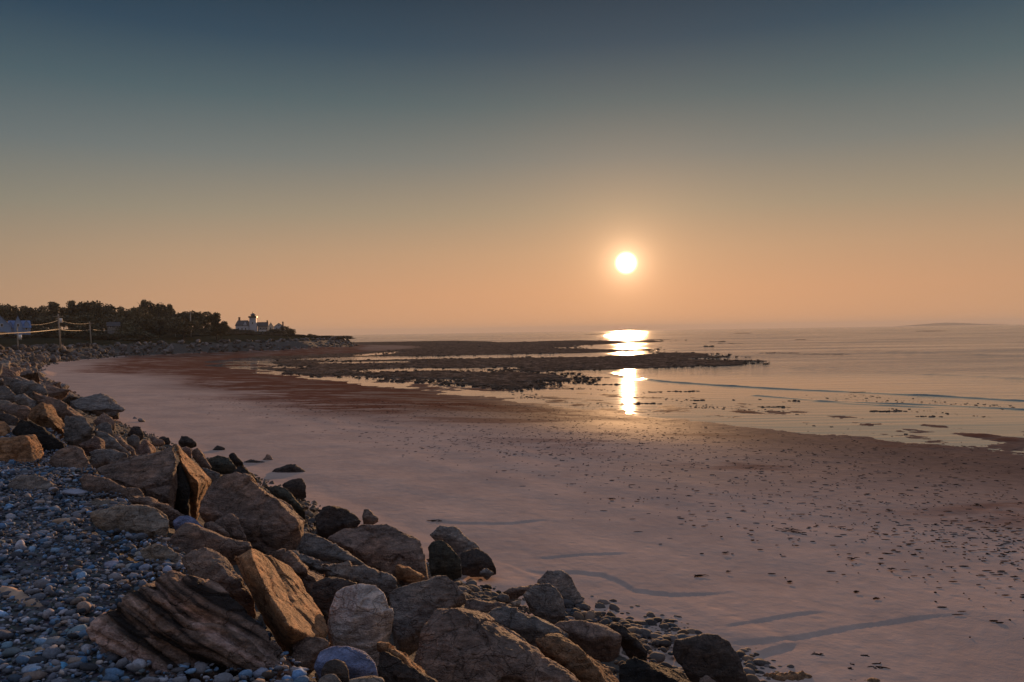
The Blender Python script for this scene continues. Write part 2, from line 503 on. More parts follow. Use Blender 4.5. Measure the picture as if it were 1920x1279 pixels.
# ------------------------------------------------------------------ terrain meshes
def polar(az0, az1, na, rs):
    az = np.linspace(R(az0), R(az1), na)
    A, RR = np.meshgrid(az, rs)
    x = (np.sin(A) * RR).ravel(); y = (np.cos(A) * RR).ravel()
    nr = len(rs)
    i = np.arange(nr - 1)[:, None] * na + np.arange(na - 1)[None, :]
    f = np.stack([i, i + 1, i + 1 + na, i + na], -1).reshape(-1, 4)
    return x, y, f
def sub_mesh(name, V, Fc, keep, mat, attrs=None):
    fk = Fc[keep]
    used = np.unique(fk); rm = np.full(len(V), -1, np.int64); rm[used] = np.arange(len(used))
    o = new_mesh(name, V[used], rm[fk], mat, smooth=True)
    for k, a in (attrs or {}).items(): attr(o, k, a[used])
    return structure(o)

# little scarps in the sand (photo pixel paths on the sand, height in metres)
def sand_line(pts): return [tuple(ground_hit(*p)[:2]) for p in pts]
SCARPS = [([(940, 1078), (985, 1072), (1040, 1078), (1080, 1073), (1130, 1078), (1165, 1092), (1190, 1108), (1260, 1116), (1350, 1113), (1450, 1104)], 0.016, 0.10),
          ([(1350, 1182), (1420, 1168), (1500, 1153), (1560, 1147)], 0.010, 0.10),
          ([(1350, 1212), (1430, 1206), (1500, 1196), (1600, 1176), (1720, 1158), (1850, 1148)], 0.012, 0.14),
          ([(1400, 1235), (1450, 1220), (1500, 1207)], 0.02, 0.1),
          ([(800, 975), (850, 980), (960, 982), (1050, 972)], 0.015, 0.08),
          ([(1000, 1050), (1100, 1040), (1200, 1036)], 0.012, 0.1)]
SCARPS = [(sand_line(p), h, w) for p, h, w in SCARPS]
def scarp_h(x, y):
    z = np.zeros_like(x)
    for P, h, w in SCARPS:
        P = np.array(P, float)
        for i in range(len(P) - 1):
            a, b = P[i], P[i + 1]
        # side: positive beyond the line (away from the camera)
        d = line_dist(x, y, P)
        # nearest segment side
        best = np.full(x.shape, 1e9); side = np.zeros(x.shape); tt = np.zeros(x.shape)
        for i in range(len(P) - 1):
            a, b = P[i], P[i + 1]
            sdist = seg_dist(x, y, a, b)
            cr = (b[0] - a[0]) * (y - a[1]) - (b[1] - a[1]) * (x - a[0])
            L = ((b - a) ** 2).sum(); t = np.clip(((x - a[0]) * (b[0] - a[0]) + (y - a[1]) * (b[1] - a[1])) / L, 0, 1)
            u = sdist < best
            side = np.where(u, np.sign(cr), side); tt = np.where(u, (i + t) / (len(P) - 1), tt); best = np.minimum(best, sdist)
        ends = sstep(0, 0.12, tt) * sstep(1.0, 0.75, tt)
        z += h * ends * (side > 0) * (1 - sstep(0, 2.6, d)) - h * ends * 0.6 * (side <= 0) * np.exp(-(d / 0.22) ** 2)
    return z

WEEDPOLY = [plane_hit(px, py, -0.3) for px, py in [(120, 704), (150, 690), (250, 666), (330, 668), (420, 676), (560, 688), (700, 706), (850, 728), (1000, 746), (1120, 762), (1180, 772), (1060, 776), (900, 764), (780, 756), (700, 768), (600, 775), (500, 762), (430, 744), (340, 722), (300, 704), (220, 700)]]

def sand_relief(x, y): return fbm(xy3(x, y), 0.12, 4, 21) * 0.05 + fbm(xy3(x, y), 0.9, 4, 22) * 0.009
def terrain():
    rs = np.concatenate([np.geomspace(1.6, 7.5, 120, endpoint=False), np.geomspace(7.5, 75, 620, endpoint=False), np.geomspace(75, 800, 330)])
    x, y, f = polar(-60, 58, 760, rs)
    sd = poly_sd(x, y, LAND)
    sdn = sd + fbm(xy3(x, y), 0.5, 4, 5) * 0.5 + np.where(y > 60, fbm(xy3(x, y), 0.06, 3, 9) * 3, 0)
    z = base_h(x, y, sdn)
    near = sstep(70, 40, np.hypot(x, y))
    # rubble bed sinks a little below the boulders that lie on it
    z -= np.clip(z, 0, 1) * 0.75 * sstep(-2.6, -0.9, sd) * sstep(0.5, 0.0, sd)
    slope = sstep(-1.2, -2.0, sd) * sstep(-8.0, -6.6, sd)
    z -= 0.32 * slope
    z += slope * fbm(xy3(x, y), 1.5, 3, 3) * 0.15
    # beach relief
    beach = sstep(-0.2, 1.2, sd)
    z += beach * sand_relief(x, y)
    z += beach * sstep(20, 30, sd) * (fbm(xy3(0.8 * x + 0.6 * y, -0.6 * x + 0.8 * y, 0.5, 0.11), 1.0, 5, 23) * 0.045 + fbm(xy3(x, y), 0.6, 5, 27, 0.7) * 0.06 - 0.006)
    # drainage ripples crossing the sand
    u = 0.8 * x + 0.6 * y
    z += beach * near * 0.010 * np.sin(u * 2.4 + 4 * fbm(xy3(x, y), 0.25, 3, 25)) * sstep(0.0, 0.35, fbm(xy3(x, y), 0.1, 3, 26))
    m = np.hypot(x, y) < 40
    zz = np.zeros_like(z); zz[m] = scarp_h(x[m], y[m]); z += zz * beach
    # gravel bank relief
    bank = sstep(-6.6, -8.0, sd)
    z += bank * sstep(60, 30, y) * fbm(xy3(x, y), 0.6, 3, 30) * 0.08
    z += sstep(-14, -30, sd) * sstep(90, 150, y) * fbm(xy3(x, y), 0.05, 4, 31) * 0.8
    V = np.stack([x, y, z], 1)
    wet = sstep(7, 25, sd + 5 * fbm(xy3(x, y, 0.5, 1), 0.12, 4, 41))
    wet = np.maximum(wet, sstep(120, 190, y) * 0.8 * beach)
    wp = poly_sd(x, y, WEEDPOLY)
    weed = sstep(2.5, -4.0, wp + fbm(xy3(x, y), 0.15, 4, 44) * 5)
    wp2 = poly_sd(x, y, [plane_hit(a, b, -0.5) for a, b in [(250, 671), (330, 667), (420, 661), (520, 655), (600, 650), (690, 646), (690, 690), (640, 700), (560, 694), (450, 686), (360, 678)]])
    weed = np.maximum(weed, sstep(3, -5, wp2 + fbm(xy3(x, y), 0.08, 4, 45) * 6))
    weed = np.maximum(weed, 0.62 * sstep(9, 16, sd) * sstep(30, 24, sd) * sstep(0.0, 0.25, fbm(xy3(x, y, .4, 1), 0.3, 4, 46)))
    weed = np.maximum(weed, 0.8 * sstep(26, 29, sd) * sstep(WL - 0.005, WL + 0.02, z) * (x > -20))
    sdf = sdn[f].mean(1); yf = y[f].mean(1); xf = x[f].mean(1)
    isbeach = (sd[f].mean(1) > -1.3 + 0.5 * fbm(xy3(x, y), 0.8, 3, 6)[f].mean(1))
    isfar = yf > 75
    isslope = (~isbeach) & (sdf > -7.4)
    isbank = (~isbeach) & (~isslope) & (~isfar)
    ishead = (~isbeach) & (~isslope) & isfar
    sub_mesh('beach', V, f, isbeach, SAND, {'wet': wet, 'weed': weed})
    sub_mesh('rubble_slope', V, f, isslope, RUBBLEBED)
    sub_mesh('gravel_bank', V, f, isbank, GRAVELBED)
    sub_mesh('headland', V, f, ishead, HEADLAND)
terrain()

def px_poly(pts, z=WL + 0.12): return [plane_hit(px, py, z) for px, py in pts]
REEFS = [px_poly(p) for p in [
    [(440, 668), (520, 660), (600, 640), (690, 635), (880, 638.5), (960, 641), (1080, 637.5), (1180, 638.5), (1240, 637), (1250, 640), (1200, 643), (1120, 646), (1060, 652), (1180, 655), (1240, 651), (1235, 656), (1150, 660), (960, 664), (820, 667), (700, 668), (600, 670), (520, 674)],
    [(440, 690), (520, 684), (560, 688), (650, 700), (600, 704), (520, 697)],
    [(470, 679), (540, 674), (640, 675), (600, 680), (520, 682)],
    [(520, 683), (600, 676), (800, 672), (960, 669.5), (1100, 668), (1200, 664), (1240, 660), (1300, 661.5), (1345, 665), (1395, 669), (1330, 672.5), (1440, 675), (1442, 679), (1380, 684), (1300, 687), (1210, 690), (1120, 692.5), (1060, 694), (1010, 697), (960, 694), (800, 692), (640, 697), (560, 694)],
    [(545, 690), (640, 696), (800, 692), (960, 694), (1020, 697), (1065, 700), (1098, 711), (1100, 716), (1040, 714), (1035, 722), (990, 727), (960, 732), (900, 722), (820, 717), (740, 712), (640, 703)]]]
POOLS = [px_poly(p, WL) for p in [
    [(665, 666), (700, 662), (750, 659.5), (730, 663), (690, 667)],
    [(600, 679.5), (700, 677.5), (765, 677), (760, 680), (700, 681), (610, 681.5)],
    [(670, 694), (760, 690), (860, 691), (960, 689), (960, 692.5), (860, 695), (760, 696), (690, 699)],
    [(740, 710), (800, 711), (860, 712), (855, 717), (790, 714)],
    [(1340, 672), (1395, 669.5), (1440, 671), (1440, 674), (1360, 675)]]]
def reef():
    rs = np.geomspace(45, 520, 560)
    x, y, f = polar(-24, 22, 900, rs)
    m = np.full(x.shape, -1e9)
    for P in REEFS: m = np.maximum(m, -poly_sd(x, y, P))
    r = np.hypot(x, y)
    mm = m / r * 100                      # edge distance grows with range
    mm = mm + fbm(xy3(x, y, 1, 0.35), 0.12, 5, 51) * 2.2
    mm -= 3.2 * sstep(0.08, 0.34, fbm(xy3(x, y, 1, 0.5), 0.22, 5, 58, 0.6)) * sstep(190, 120, r)
    mm -= 2.2 * sstep(0.2, 0.42, fbm(xy3(x, y, .5, 0.4), 0.16, 5, 59, 0.6)) * sstep(140, 200, r)
    for P in POOLS: mm = np.minimum(mm, poly_sd(x, y, P) / r * 100 * 1.0 + fbm(xy3(x, y), 0.3, 4, 53) * 1.2)
    z = WL - 0.25 + 0.33 * sstep(-1.5, 1.8, mm)
    z += sstep(-1.5, 1.0, mm) * (fbm(xy3(x, y, 0.6, 0.3), 0.35, 5, 55, 0.6) * 0.10 + np.abs(fbm(xy3(x, y), 0.9, 4, 56, 0.65)) * 0.16)
    z -= 0.05 * sstep(-0.2, -1.0, fbm(xy3(x, y, 1, .3), 0.2, 3, 57))
    V = np.stack([x, y, z], 1)
    keep = (mm[f] > -3).any(1)
    sub_mesh('reef', V, f, keep, REEF)
reef()

SWELL = [(px_poly(p, WL), h, w) for p, h, w in [
    ([(1140, 700), (1180, 708), (1250, 716), (1350, 723), (1450, 729), (1600, 735.5), (1750, 742), (1925, 752), (2200, 768)], 0.10, 0.6),
    ([(1540, 752), (1690, 757), (1800, 761), (1925, 768), (2100, 778)], 0.07, 0.5),
    ([(1420, 742), (1500, 748), (1600, 757), (1700, 762), (1740, 763)], 0.05, 0.4),
    ([(1560, 655), (1700, 660), (1930, 668)], 0.12, 1.5),
    ([(1500, 690), (1650, 697), (1930, 710)], 0.05, 1.2)]]
def sea():
    rs = np.concatenate([np.geomspace(24, 170, 560, endpoint=False), np.geomspace(170, 12000, 160)])
    x, y, f = polar(-50, 62, 760, rs)
    z = np.full(x.shape, WL)
    m = np.hypot(x, y) < 260
    for P, h, w in SWELL:
        d = line_dist(x[m], y[m], P)
        wob = np.maximum(0, 1 + 1.3 * fbm(xy3(x[m], y[m]), 0.16, 4, 61))
        z[m] += h * wob * np.exp(-(d / w) ** 2)
    z += np.where(m, fbm(xy3(x, y, 0.25, 1), 0.15, 3, 62) * 0.018, 0)
    sd = poly_sd(x, y, LAND)
    calm = 1 - 0.95 * sstep(42, 130, sd)
    o = structure(new_mesh('sea', np.stack([x, y, z], 1), f, SEA, smooth=True))
    attr(o, 'calm', calm)
sea()

# ------------------------------------------------------------------ boulders traced from the photo, one by one
FR = {1: (0, 820, 4.8), 2: (300, 820, 4.3636), 3: (0, 1020, 4.5714), 4: (380, 1000, 4.3636), 5: (780, 1020, 4.3636),
      6: (1180, 1020, 3.84), 7: (560, 900, 4.3636), 8: (0, 680, 4.0), 0: (0, 0, 1.0)}
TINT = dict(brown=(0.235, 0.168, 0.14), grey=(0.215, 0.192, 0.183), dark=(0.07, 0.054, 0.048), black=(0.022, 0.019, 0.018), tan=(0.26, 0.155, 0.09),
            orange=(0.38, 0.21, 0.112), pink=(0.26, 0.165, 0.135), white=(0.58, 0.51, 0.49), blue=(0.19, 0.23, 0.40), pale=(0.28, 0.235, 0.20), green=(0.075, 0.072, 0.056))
LITN = Vector((0.74, 0.24, 0.63)).normalized()
RANGE = {}
def hull_mesh(pts, vox, seed, amp, strata=0.0, strata_dir=(0.35, 0.2, 0.9), smooth_it=0):
    bm = bmesh.new()
    for p in pts: bm.verts.new(p)
    res = bmesh.ops.convex_hull(bm, input=bm.verts)
    bmesh.ops.delete(bm, geom=[v for v in bm.verts if not v.link_faces], context='VERTS')
    me = bpy.data.meshes.new('hull'); bm.to_mesh(me); bm.free()
    o = bpy.data.objects.new('hull', me); COL.objects.link(o)
    md = o.modifiers.new('r', 'REMESH'); md.mode = 'VOXEL'; md.voxel_size = vox; md.use_smooth_shade = False
    if smooth_it:
        ms = o.modifiers.new('s', 'SMOOTH'); ms.iterations = smooth_it; ms.factor = 0.5
    dg = bpy.context.evaluated_depsgraph_get(); dg.update()
    ev = o.evaluated_get(dg)
    m2 = bpy.data.meshes.new_from_object(ev)
    bpy.data.objects.remove(o); bpy.data.meshes.remove(me)
    n = len(m2.vertices)
    co = np.empty(n * 3, np.float32); m2.vertices.foreach_get('co', co); co = co.reshape(-1, 3).astype(float)
    no = np.empty(n * 3, np.float32); m2.vertices.foreach_get('normal', no); no = no.reshape(-1, 3)
    S = max(np.ptp(co[:, 0]), np.ptp(co[:, 1]), np.ptp(co[:, 2]), 1e-3)
    q = co / S + seed * 7.7
    # broken, stepped facets: quantised noise gives ledges, fbm gives roughness
    a = fbm(q, 2.3, 3, seed); st = np.floor(a * 7) / 7 + 0.5 * (a * 7 - np.floor(a * 7)) / 7
    d = amp * S * (1.1 * st + 0.5 * fbm(q, 7, 5, seed + 50, 0.6) + 0.15 * fbm(q, 24, 2, seed + 51) - 0.45 * np.abs(fbm(q, 4, 4, seed + 90)))
    # broken angular facets: every cell of a random partition has its own tilt, with a crack where two meet
    rg = np.random.default_rng(seed + 11)
    lo, hi = co.min(0), co.max(0)
    for ncell, ka, kc in ((12, 0.9, 0.5), (50, 0.35, 0.25)):
        sd0 = lo + rg.random((ncell, 3)) * (hi - lo); gr = rg.normal(0, 1, (ncell, 3)); of = rg.normal(0, 1, ncell)
        qq = co + S * 0.03 * np.stack([fbm(q, 6, 3, seed + 31), fbm(q, 6, 3, seed + 32), fbm(q, 6, 3, seed + 33)], 1)
        D = ((qq[:, None, :] - sd0[None]) ** 2).sum(2)
        ii = np.argpartition(D, 1, axis=1)[:, :2]
        d0 = np.sqrt(np.take_along_axis(D, ii, 1)); sw = d0[:, 0] > d0[:, 1]
        ia = np.where(sw, ii[:, 1], ii[:, 0]); gap = np.abs(d0[:, 1] - d0[:, 0]) / S
        loc = ((co - sd0[ia]) * gr[ia]).sum(1) / S
        d = d + amp * S * ka * (0.35 * of[ia] + 0.9 * loc) - amp * S * kc * np.exp(-(gap / 0.018) ** 2) * (rg.random(ncell)[ia] > 0.4)
    if strata:
        sd_ = np.array(strata_dir); sd_ = sd_ / np.linalg.norm(sd_)
        t = co @ sd_ / S * 19 + 1.5 * fbm(q, 2.2, 3, seed + 7)
        d = d - strata * S * (np.maximum(0, np.sin(t * 2.2)) ** 3 + 0.5 * np.maximum(0, np.sin(t * 5.1 + 1)) ** 4) * (0.6 + 0.6 * fbm(q, 3, 2, seed + 8))
    co = co + no * d[:, None]
    m2.vertices.foreach_set('co', co.astype(np.float32).ravel())
    m2.polygons.foreach_set('use_smooth', np.ones(len(m2.polygons), bool))
    m2.update()
    return m2

NB = [0]
def boulder(frame, label, tint, sil, front=None, lit=None, seed=None, amp=0.05, raise_=0.0, thick=0.6, lean=0.5, strata=0.0, near=0.0, smooth_it=0, name='boulder', cat='boulder', jit=0.1, mat=None, group='boulders of the riprap bank', litn=None, strata_dir=(0.35, 0.2, 0.9)):
    """sil: outline in photo space; front: inner points (x, y, depth towards the viewer in rock sizes); lit: (ridge top, points) of the sunward face"""
    fx, fy, fs = FR[frame]
    NB[0] += 1; seed = seed or NB[0]
    rnd = random.Random(seed)
    cv = lambda p: (fx + p[0] / fs, fy + p[1] / fs)
    S = [cv(p) for p in sil]
    xs = [p[0] for p in S]; ys = [p[1] for p in S]
    x0, x1, y0, y1 = min(xs), max(xs), min(ys), max(ys)
    cx = sum(xs) / len(xs); cy = sum(ys) / len(ys)
    hit = ground_hit(cx, y0 + 0.86 * (y1 - y0), raise_)
    Yb = hit.y - near
    wm = (x1 - x0) * Yb / F; hm = (y1 - y0) * Yb / F
    M = math.sqrt(wm * hm)
    M = min(M, 1.2 * min(wm, hm) + 0.1)
    tt = lambda py: (y1 - py) / max(y1 - y0, 1e-3)
    pts = []
    litset = {}
    if lit:
        top = cv(lit[0]); n = litn or LITN
        P0 = at(top[0], top[1], Yb + M * (lean * tt(top[1]) - 0.05))
        dd = n.dot(P0 - CAMPOS)
        for p in lit[1]:
            c = cv(p); r = ray(*c); k = n.dot(r)
            Yp = dd / k if k < -0.02 else P0.y + 1.5 * M
            Yp = max(P0.y - 1.3 * M, min(P0.y + 1.5 * M, Yp))
            pts.append(at(c[0], c[1], Yp)); litset[(round(c[0]), round(c[1]))] = 1
    base = []
    for (px, py) in S:
        if (round(px), round(py)) in litset: continue
        Y = Yb + M * (0.15 + lean * tt(py)) + M * jit * rnd.uniform(-1, 1)
        pts.append(at(px, py, Y))
        if tt(py) < 0.4:
            q = at(px, py, Y); pts.append(Vector((q.x, q.y + 0.1 * M, q.z - 0.35 * M)))
    for (px, py) in S:
        qx, qy = cx + (px - cx) * 0.72, cy + (py - cy) * 0.72
        pts.append(at(qx, qy, Yb + M * (0.15 + lean * tt(qy) + thick)))
    if front is None:
        front_px = []
        for k in range(3):
            a = rnd.uniform(0, 6.28); rr = rnd.uniform(0.1, 0.38)
            front_px.append((cx + math.cos(a) * rr * (x1 - x0) * 0.5, cy + math.sin(a) * rr * (y1 - y0) * 0.6, rnd.uniform(0.05, 0.22)))
    else:
        front_px = [(*cv(p[:2]), p[2]) for p in front]
    for (px, py, dd_) in front_px:
        pts.append(at(px, py, Yb + M * (0.15 + lean * tt(py) - dd_)))
    org = Vector((hit.x * Yb / hit.y, Yb, hit.z))
    vox = max(0.010, min(0.05, Yb * 0.0026))
    vox = max(vox, M / 90)
    me = hull_mesh([p - org for p in pts], vox, seed, amp, strata, strata_dir, smooth_it=smooth_it)
    me.name = name
    o = bpy.data.objects.new(name, me); COL.objects.link(o)
    me.materials.append(mat or ROCK)
    o.location = org
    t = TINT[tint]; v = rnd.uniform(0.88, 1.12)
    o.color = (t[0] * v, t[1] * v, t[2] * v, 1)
    tag(o, label, cat, group)
    RANGE[o.name] = Yb
    return o

B = boulder
# --- upper left of the bank
B(8, 'flat grey slab at the top of the riprap where the bank meets the sand', 'grey', [(20, 100), (150, 110), (340, 180), (350, 220), (240, 260), (120, 235), (30, 180)])
B(8, 'long thin brown slab tilted down to the sand above the orange-lit rock', 'brown', [(230, 200), (300, 215), (450, 310), (640, 410), (600, 420), (480, 400), (330, 300), (240, 290)], lit=((230, 200), [(230, 200), (300, 215), (450, 310), (640, 410)]))
B(8, 'rounded grey boulder at the left photo edge above a low flat one', 'grey', [(-60, 180), (0, 175), (60, 170), (120, 240), (60, 275), (-60, 270)])
B(8, 'small pale boulder at the left photo edge under the rounded grey one', 'pale', [(-40, 285), (20, 275), (70, 278), (110, 310), (40, 325), (-40, 320)])
B(8, 'wide dark brown boulder behind the orange-lit triangular rock', 'brown', [(-30, 325), (60, 312), (130, 308), (230, 345), (210, 400), (150, 420), (60, 375), (-30, 355)])
B(8, 'grey boulder between the flat top slab and the long tilted slab', 'grey', [(90, 250), (170, 235), (270, 290), (300, 340), (230, 345), (130, 305)])
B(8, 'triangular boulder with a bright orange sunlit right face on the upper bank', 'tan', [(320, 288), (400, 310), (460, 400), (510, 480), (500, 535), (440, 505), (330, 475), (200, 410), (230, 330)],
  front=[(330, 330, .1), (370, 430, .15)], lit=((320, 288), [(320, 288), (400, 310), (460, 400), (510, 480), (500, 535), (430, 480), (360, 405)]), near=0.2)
B(8, 'grey block to the right of the orange-lit triangular boulder', 'grey', [(500, 400), (640, 408), (700, 490), (660, 560), (560, 610), (480, 580), (500, 500)])
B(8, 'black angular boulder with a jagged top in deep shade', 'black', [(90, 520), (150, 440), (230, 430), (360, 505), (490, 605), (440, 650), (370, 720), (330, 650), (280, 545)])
B(8, 'boulder with a warm lit face cut by the left photo edge', 'orange', [(-90, 450), (40, 438), (92, 490), (50, 545), (0, 562), (-80, 560)], lit=((0, 440), [(0, 440), (40, 438), (92, 490), (50, 545)]), near=0.2)
B(8, 'dark slab sloping above the warm boulder at the left photo edge', 'dark', [(-60, 350), (0, 358), (150, 420), (100, 490), (60, 468), (0, 430), (-60, 425)])
B(8, 'rust-stained tan block half sunk in gravel at the left photo edge', 'orange', [(-90, 570), (130, 562), (262, 540), (320, 620), (322, 752), (250, 768), (100, 738), (-60, 735)],
  front=[(150, 620, .1), (230, 700, .12)], lit=((200, 560), [(200, 560), (262, 540), (320, 620), (322, 752), (255, 760)]), litn=Vector((0.80, 0.10, 0.59)).normalized())
B(8, 'rounded grey-brown boulder at the gravel edge right of the rust-stained block', 'brown', [(370, 745), (440, 650), (530, 610), (610, 640), (690, 760), (705, 822), (600, 835), (450, 795)], amp=.04)
B(8, 'reddish boulder with a pink lit tip behind the grey-topped stone', 'pink', [(580, 615), (720, 558), (780, 600), (795, 645), (720, 670), (640, 655)], lit=((720, 558), [(720, 558), (780, 600), (795, 645), (760, 640)]))
B(8, 'low boulder with a pale grey top and dark shaded underside', 'grey', [(645, 665), (720, 640), (830, 650), (965, 690), (960, 722), (860, 748), (740, 752), (680, 740)])
B(8, 'long grey slab leaning down to the right over the pale-topped boulder', 'grey', [(690, 500), (770, 520), (900, 620), (1005, 680), (970, 695), (800, 645), (790, 590), (740, 550)])
B(8, 'narrow brown slab lying against the long grey leaning slab', 'brown', [(840, 530), (900, 555), (1015, 650), (1005, 685), (930, 645), (860, 585)])
B(8, 'small peaked brown boulder on the upper edge against the sand', 'brown', [(685, 435), (780, 373), (865, 430), (855, 475), (780, 485), (720, 475)])
B(8, 'small grey boulder below the peaked brown one', 'grey', [(700, 485), (790, 440), (845, 460), (845, 525), (770, 530)])
B(8, 'small dark red-brown boulder touching the sand beside two grey ones', 'dark', [(955, 530), (1000, 478), (1060, 478), (1085, 530), (1040, 555), (1000, 540)])
B(8, 'small grey boulder under the dark red-brown one at the toe', 'grey', [(945, 565), (1000, 530), (1050, 560), (1055, 612), (1000, 625), (950, 602)])
B(8, 'pale pyramid-shaped boulder with a pink right face', 'pink', [(990, 690), (1090, 563), (1175, 652), (1130, 690), (1060, 695)], lit=((1090, 563), [(1090, 563), (1175, 652), (1130, 680)]))
B(8, 'small flat brown stone at the toe left of another flat stone', 'brown', [(1120, 570), (1155, 545), (1240, 590), (1205, 612), (1145, 605)])
B(8, 'small dark stone on the sand edge behind the flat brown one', 'dark', [(1185, 555), (1230, 548), (1275, 562), (1282, 590), (1240, 602), (1200, 590)])
B(8, 'dark domed boulder at the toe with a shadow on the sand', 'dark', [(1335, 592), (1358, 545), (1412, 548), (1475, 602), (1420, 622), (1350, 606)])
B(8, 'big grey-topped boulder that ends in a black cleft on its right', 'brown',
  [(700, 795), (980, 720), (1210, 650), (1310, 612), (1345, 690), (1295, 825), (1272, 1030), (1080, 962), (900, 885), (720, 835)],
  front=[(1285, 825, .22), (1262, 1010, .22), (1200, 760, .1), (900, 800, .05)], amp=.03, lean=.7)
B(8, 'slab blackened for the shade inside the cleft of the big grey-topped boulder', 'black', [(1292, 830), (1345, 730), (1385, 800), (1428, 950), (1405, 1108), (1262, 1030)], amp=.02, near=-.25)  # coloured black to stand in for the shade of the gap
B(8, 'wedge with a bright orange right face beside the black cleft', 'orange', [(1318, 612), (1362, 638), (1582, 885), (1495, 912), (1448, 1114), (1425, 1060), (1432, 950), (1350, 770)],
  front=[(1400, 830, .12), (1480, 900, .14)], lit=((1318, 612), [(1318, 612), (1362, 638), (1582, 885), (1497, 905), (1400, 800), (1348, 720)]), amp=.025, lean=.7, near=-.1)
B(8, 'long low brown slab lying in front of the big grey-topped boulder', 'brown', [(590, 875), (640, 828), (760, 868), (1060, 952), (1085, 1035), (960, 1035), (800, 1012), (640, 985)], amp=.04)
B(8, 'flat grey boulder half buried in the blue gravel', 'grey', [(60, 925), (140, 860), (280, 850), (440, 920), (455, 992), (360, 1002), (180, 972), (70, 962)], amp=.04)
B(8, 'small brown boulder with a lit edge just right of the orange-faced wedge', 'brown', [(1440, 665), (1482, 638), (1540, 700), (1592, 792), (1530, 775), (1450, 725)], lit=((1482, 638), [(1482, 638), (1540, 700), (1592, 792)]))
B(8, 'small upright stone behind the peak of the orange-faced wedge', 'pink', [(1355, 655), (1390, 618), (1440, 650), (1435, 705), (1400, 695)])
B(8, 'flat dark green-grey boulder at the toe beside a leaning black stone', 'green', [(1550, 732), (1640, 690), (1720, 700), (1772, 760), (1765, 785), (1640, 795), (1560, 775)])
B(8, 'leaning black stone with a pale foot at the right of the dark green-grey boulder', 'black', [(1708, 692), (1752, 668), (1800, 720), (1825, 752), (1790, 768), (1740, 740)])
B(8, 'small dark stone alone on the sand above the toe boulders', 'dark', [(1588, 655), (1622, 618), (1695, 645), (1650, 665)])
B(8, 'flat dark stone lying on the sand left of a small pointed stone', 'dark', [(1815, 742), (1880, 725), (1925, 733), (1995, 745), (1960, 760), (1840, 760)])
# --- middle
B(2, 'small pointed stone on the sand beyond the dark flat one', 'brown', [(832, 185), (880, 133), (915, 160), (932, 192), (890, 205)])
B(2, 'low dark boulder alone on the sand with a flat sloping top', 'dark', [(888, 302), (920, 265), (1000, 235), (1075, 213), (1120, 240), (1205, 282), (1205, 308), (1050, 308)], amp=.04)
B(2, 'dark blunt boulder on the sand directly below the lone low one', 'dark', [(995, 390), (1080, 338), (1160, 328), (1192, 370), (1205, 452), (1110, 455), (1050, 440)], amp=.04)
B(2, 'black triangular boulder standing at the toe behind the largest brown boulder', 'black', [(568, 295), (660, 218), (720, 250), (805, 338), (740, 345), (640, 330)])
B(2, 'smooth greenish slab wedged behind the largest brown boulder', 'green', [(840, 400), (960, 388), (1050, 418), (1105, 500), (1200, 610), (1150, 600), (1020, 520), (900, 455)], amp=.03)
B(2, 'small grey boulder wedged beside the orange-faced wedge', 'grey', [(335, 240), (440, 270), (495, 300), (490, 345), (420, 360), (365, 312)])
B(2, 'dark stone in the hollow below the orange-faced wedge', 'green', [(310, 370), (415, 345), (425, 390), (370, 470), (310, 500)])
B(2, 'largest brown boulder of the bank with a dark hollow in its front', 'brown',
  [(285, 605), (330, 500), (430, 370), (520, 300), (620, 283), (720, 308), (840, 398), (960, 478), (1080, 558), (1185, 680), (1150, 722), (1062, 865), (1000, 935), (880, 895), (700, 805), (560, 765), (440, 695)],
  front=[(690, 545, .22), (650, 665, .22), (985, 612, .2), (1060, 735, .15), (440, 470, .05), (720, 420, .0)], lit=((960, 478), [(960, 478), (1080, 558), (1185, 680), (1150, 715)]), amp=.035, lean=.65, smooth_it=2)
B(2, 'small pointed brown boulder leaning on the front of the largest boulder', 'brown', [(435, 695), (500, 655), (592, 618), (640, 660), (712, 832), (600, 810), (480, 750)], near=.25, amp=.03)
B(2, 'white-blue rounded stone resting on top of the dark brown block', 'blue', [(98, 685), (150, 640), (220, 633), (300, 668), (382, 748), (250, 730), (110, 722)], amp=.015, smooth_it=4, near=0.1)
B(2, 'dark brown block with a flat pale top under the white-blue stone', 'brown', [(35, 870), (140, 770), (205, 720), (400, 768), (600, 832), (745, 862), (745, 902), (520, 955), (200, 965), (90, 920)], front=[(170, 790, .2), (400, 785, .25), (560, 880, .15)], amp=.03, near=.15)
B(2, 'small brown stone beside the white-blue stone', 'brown', [(350, 700), (420, 688), (480, 720), (570, 790), (560, 815), (430, 780)], near=.2)
B(1, 'pale cracked boulder with an overhanging right side at the gravel edge', 'pale', [(830, 680), (1000, 640), (1140, 610), (1230, 605), (1420, 650), (1545, 730), (1535, 800), (1470, 985), (1380, 900), (1240, 880), (1000, 830), (860, 790)],
  front=[(1240, 690, .2), (1360, 850, .25), (1120, 820, .15)], amp=.045)
B(1, 'low pale ledge behind the pale cracked boulder at the gravel edge', 'pale', [(730, 610), (860, 560), (1060, 570), (1250, 600), (1120, 640), (900, 660), (760, 660)])
B(1, 'brown slab running down behind the pale cracked boulder', 'brown', [(1150, 510), (1340, 530), (1500, 590), (1690, 690), (1650, 720), (1540, 730), (1400, 645), (1230, 590)], amp=.04)
B(1, 'pale speckled boulder at the gravel edge beside the rounded brown one', 'pale', [(1250, 1000), (1400, 960), (1560, 1000), (1650, 1080), (1640, 1160), (1540, 1200), (1380, 1180), (1270, 1090)])
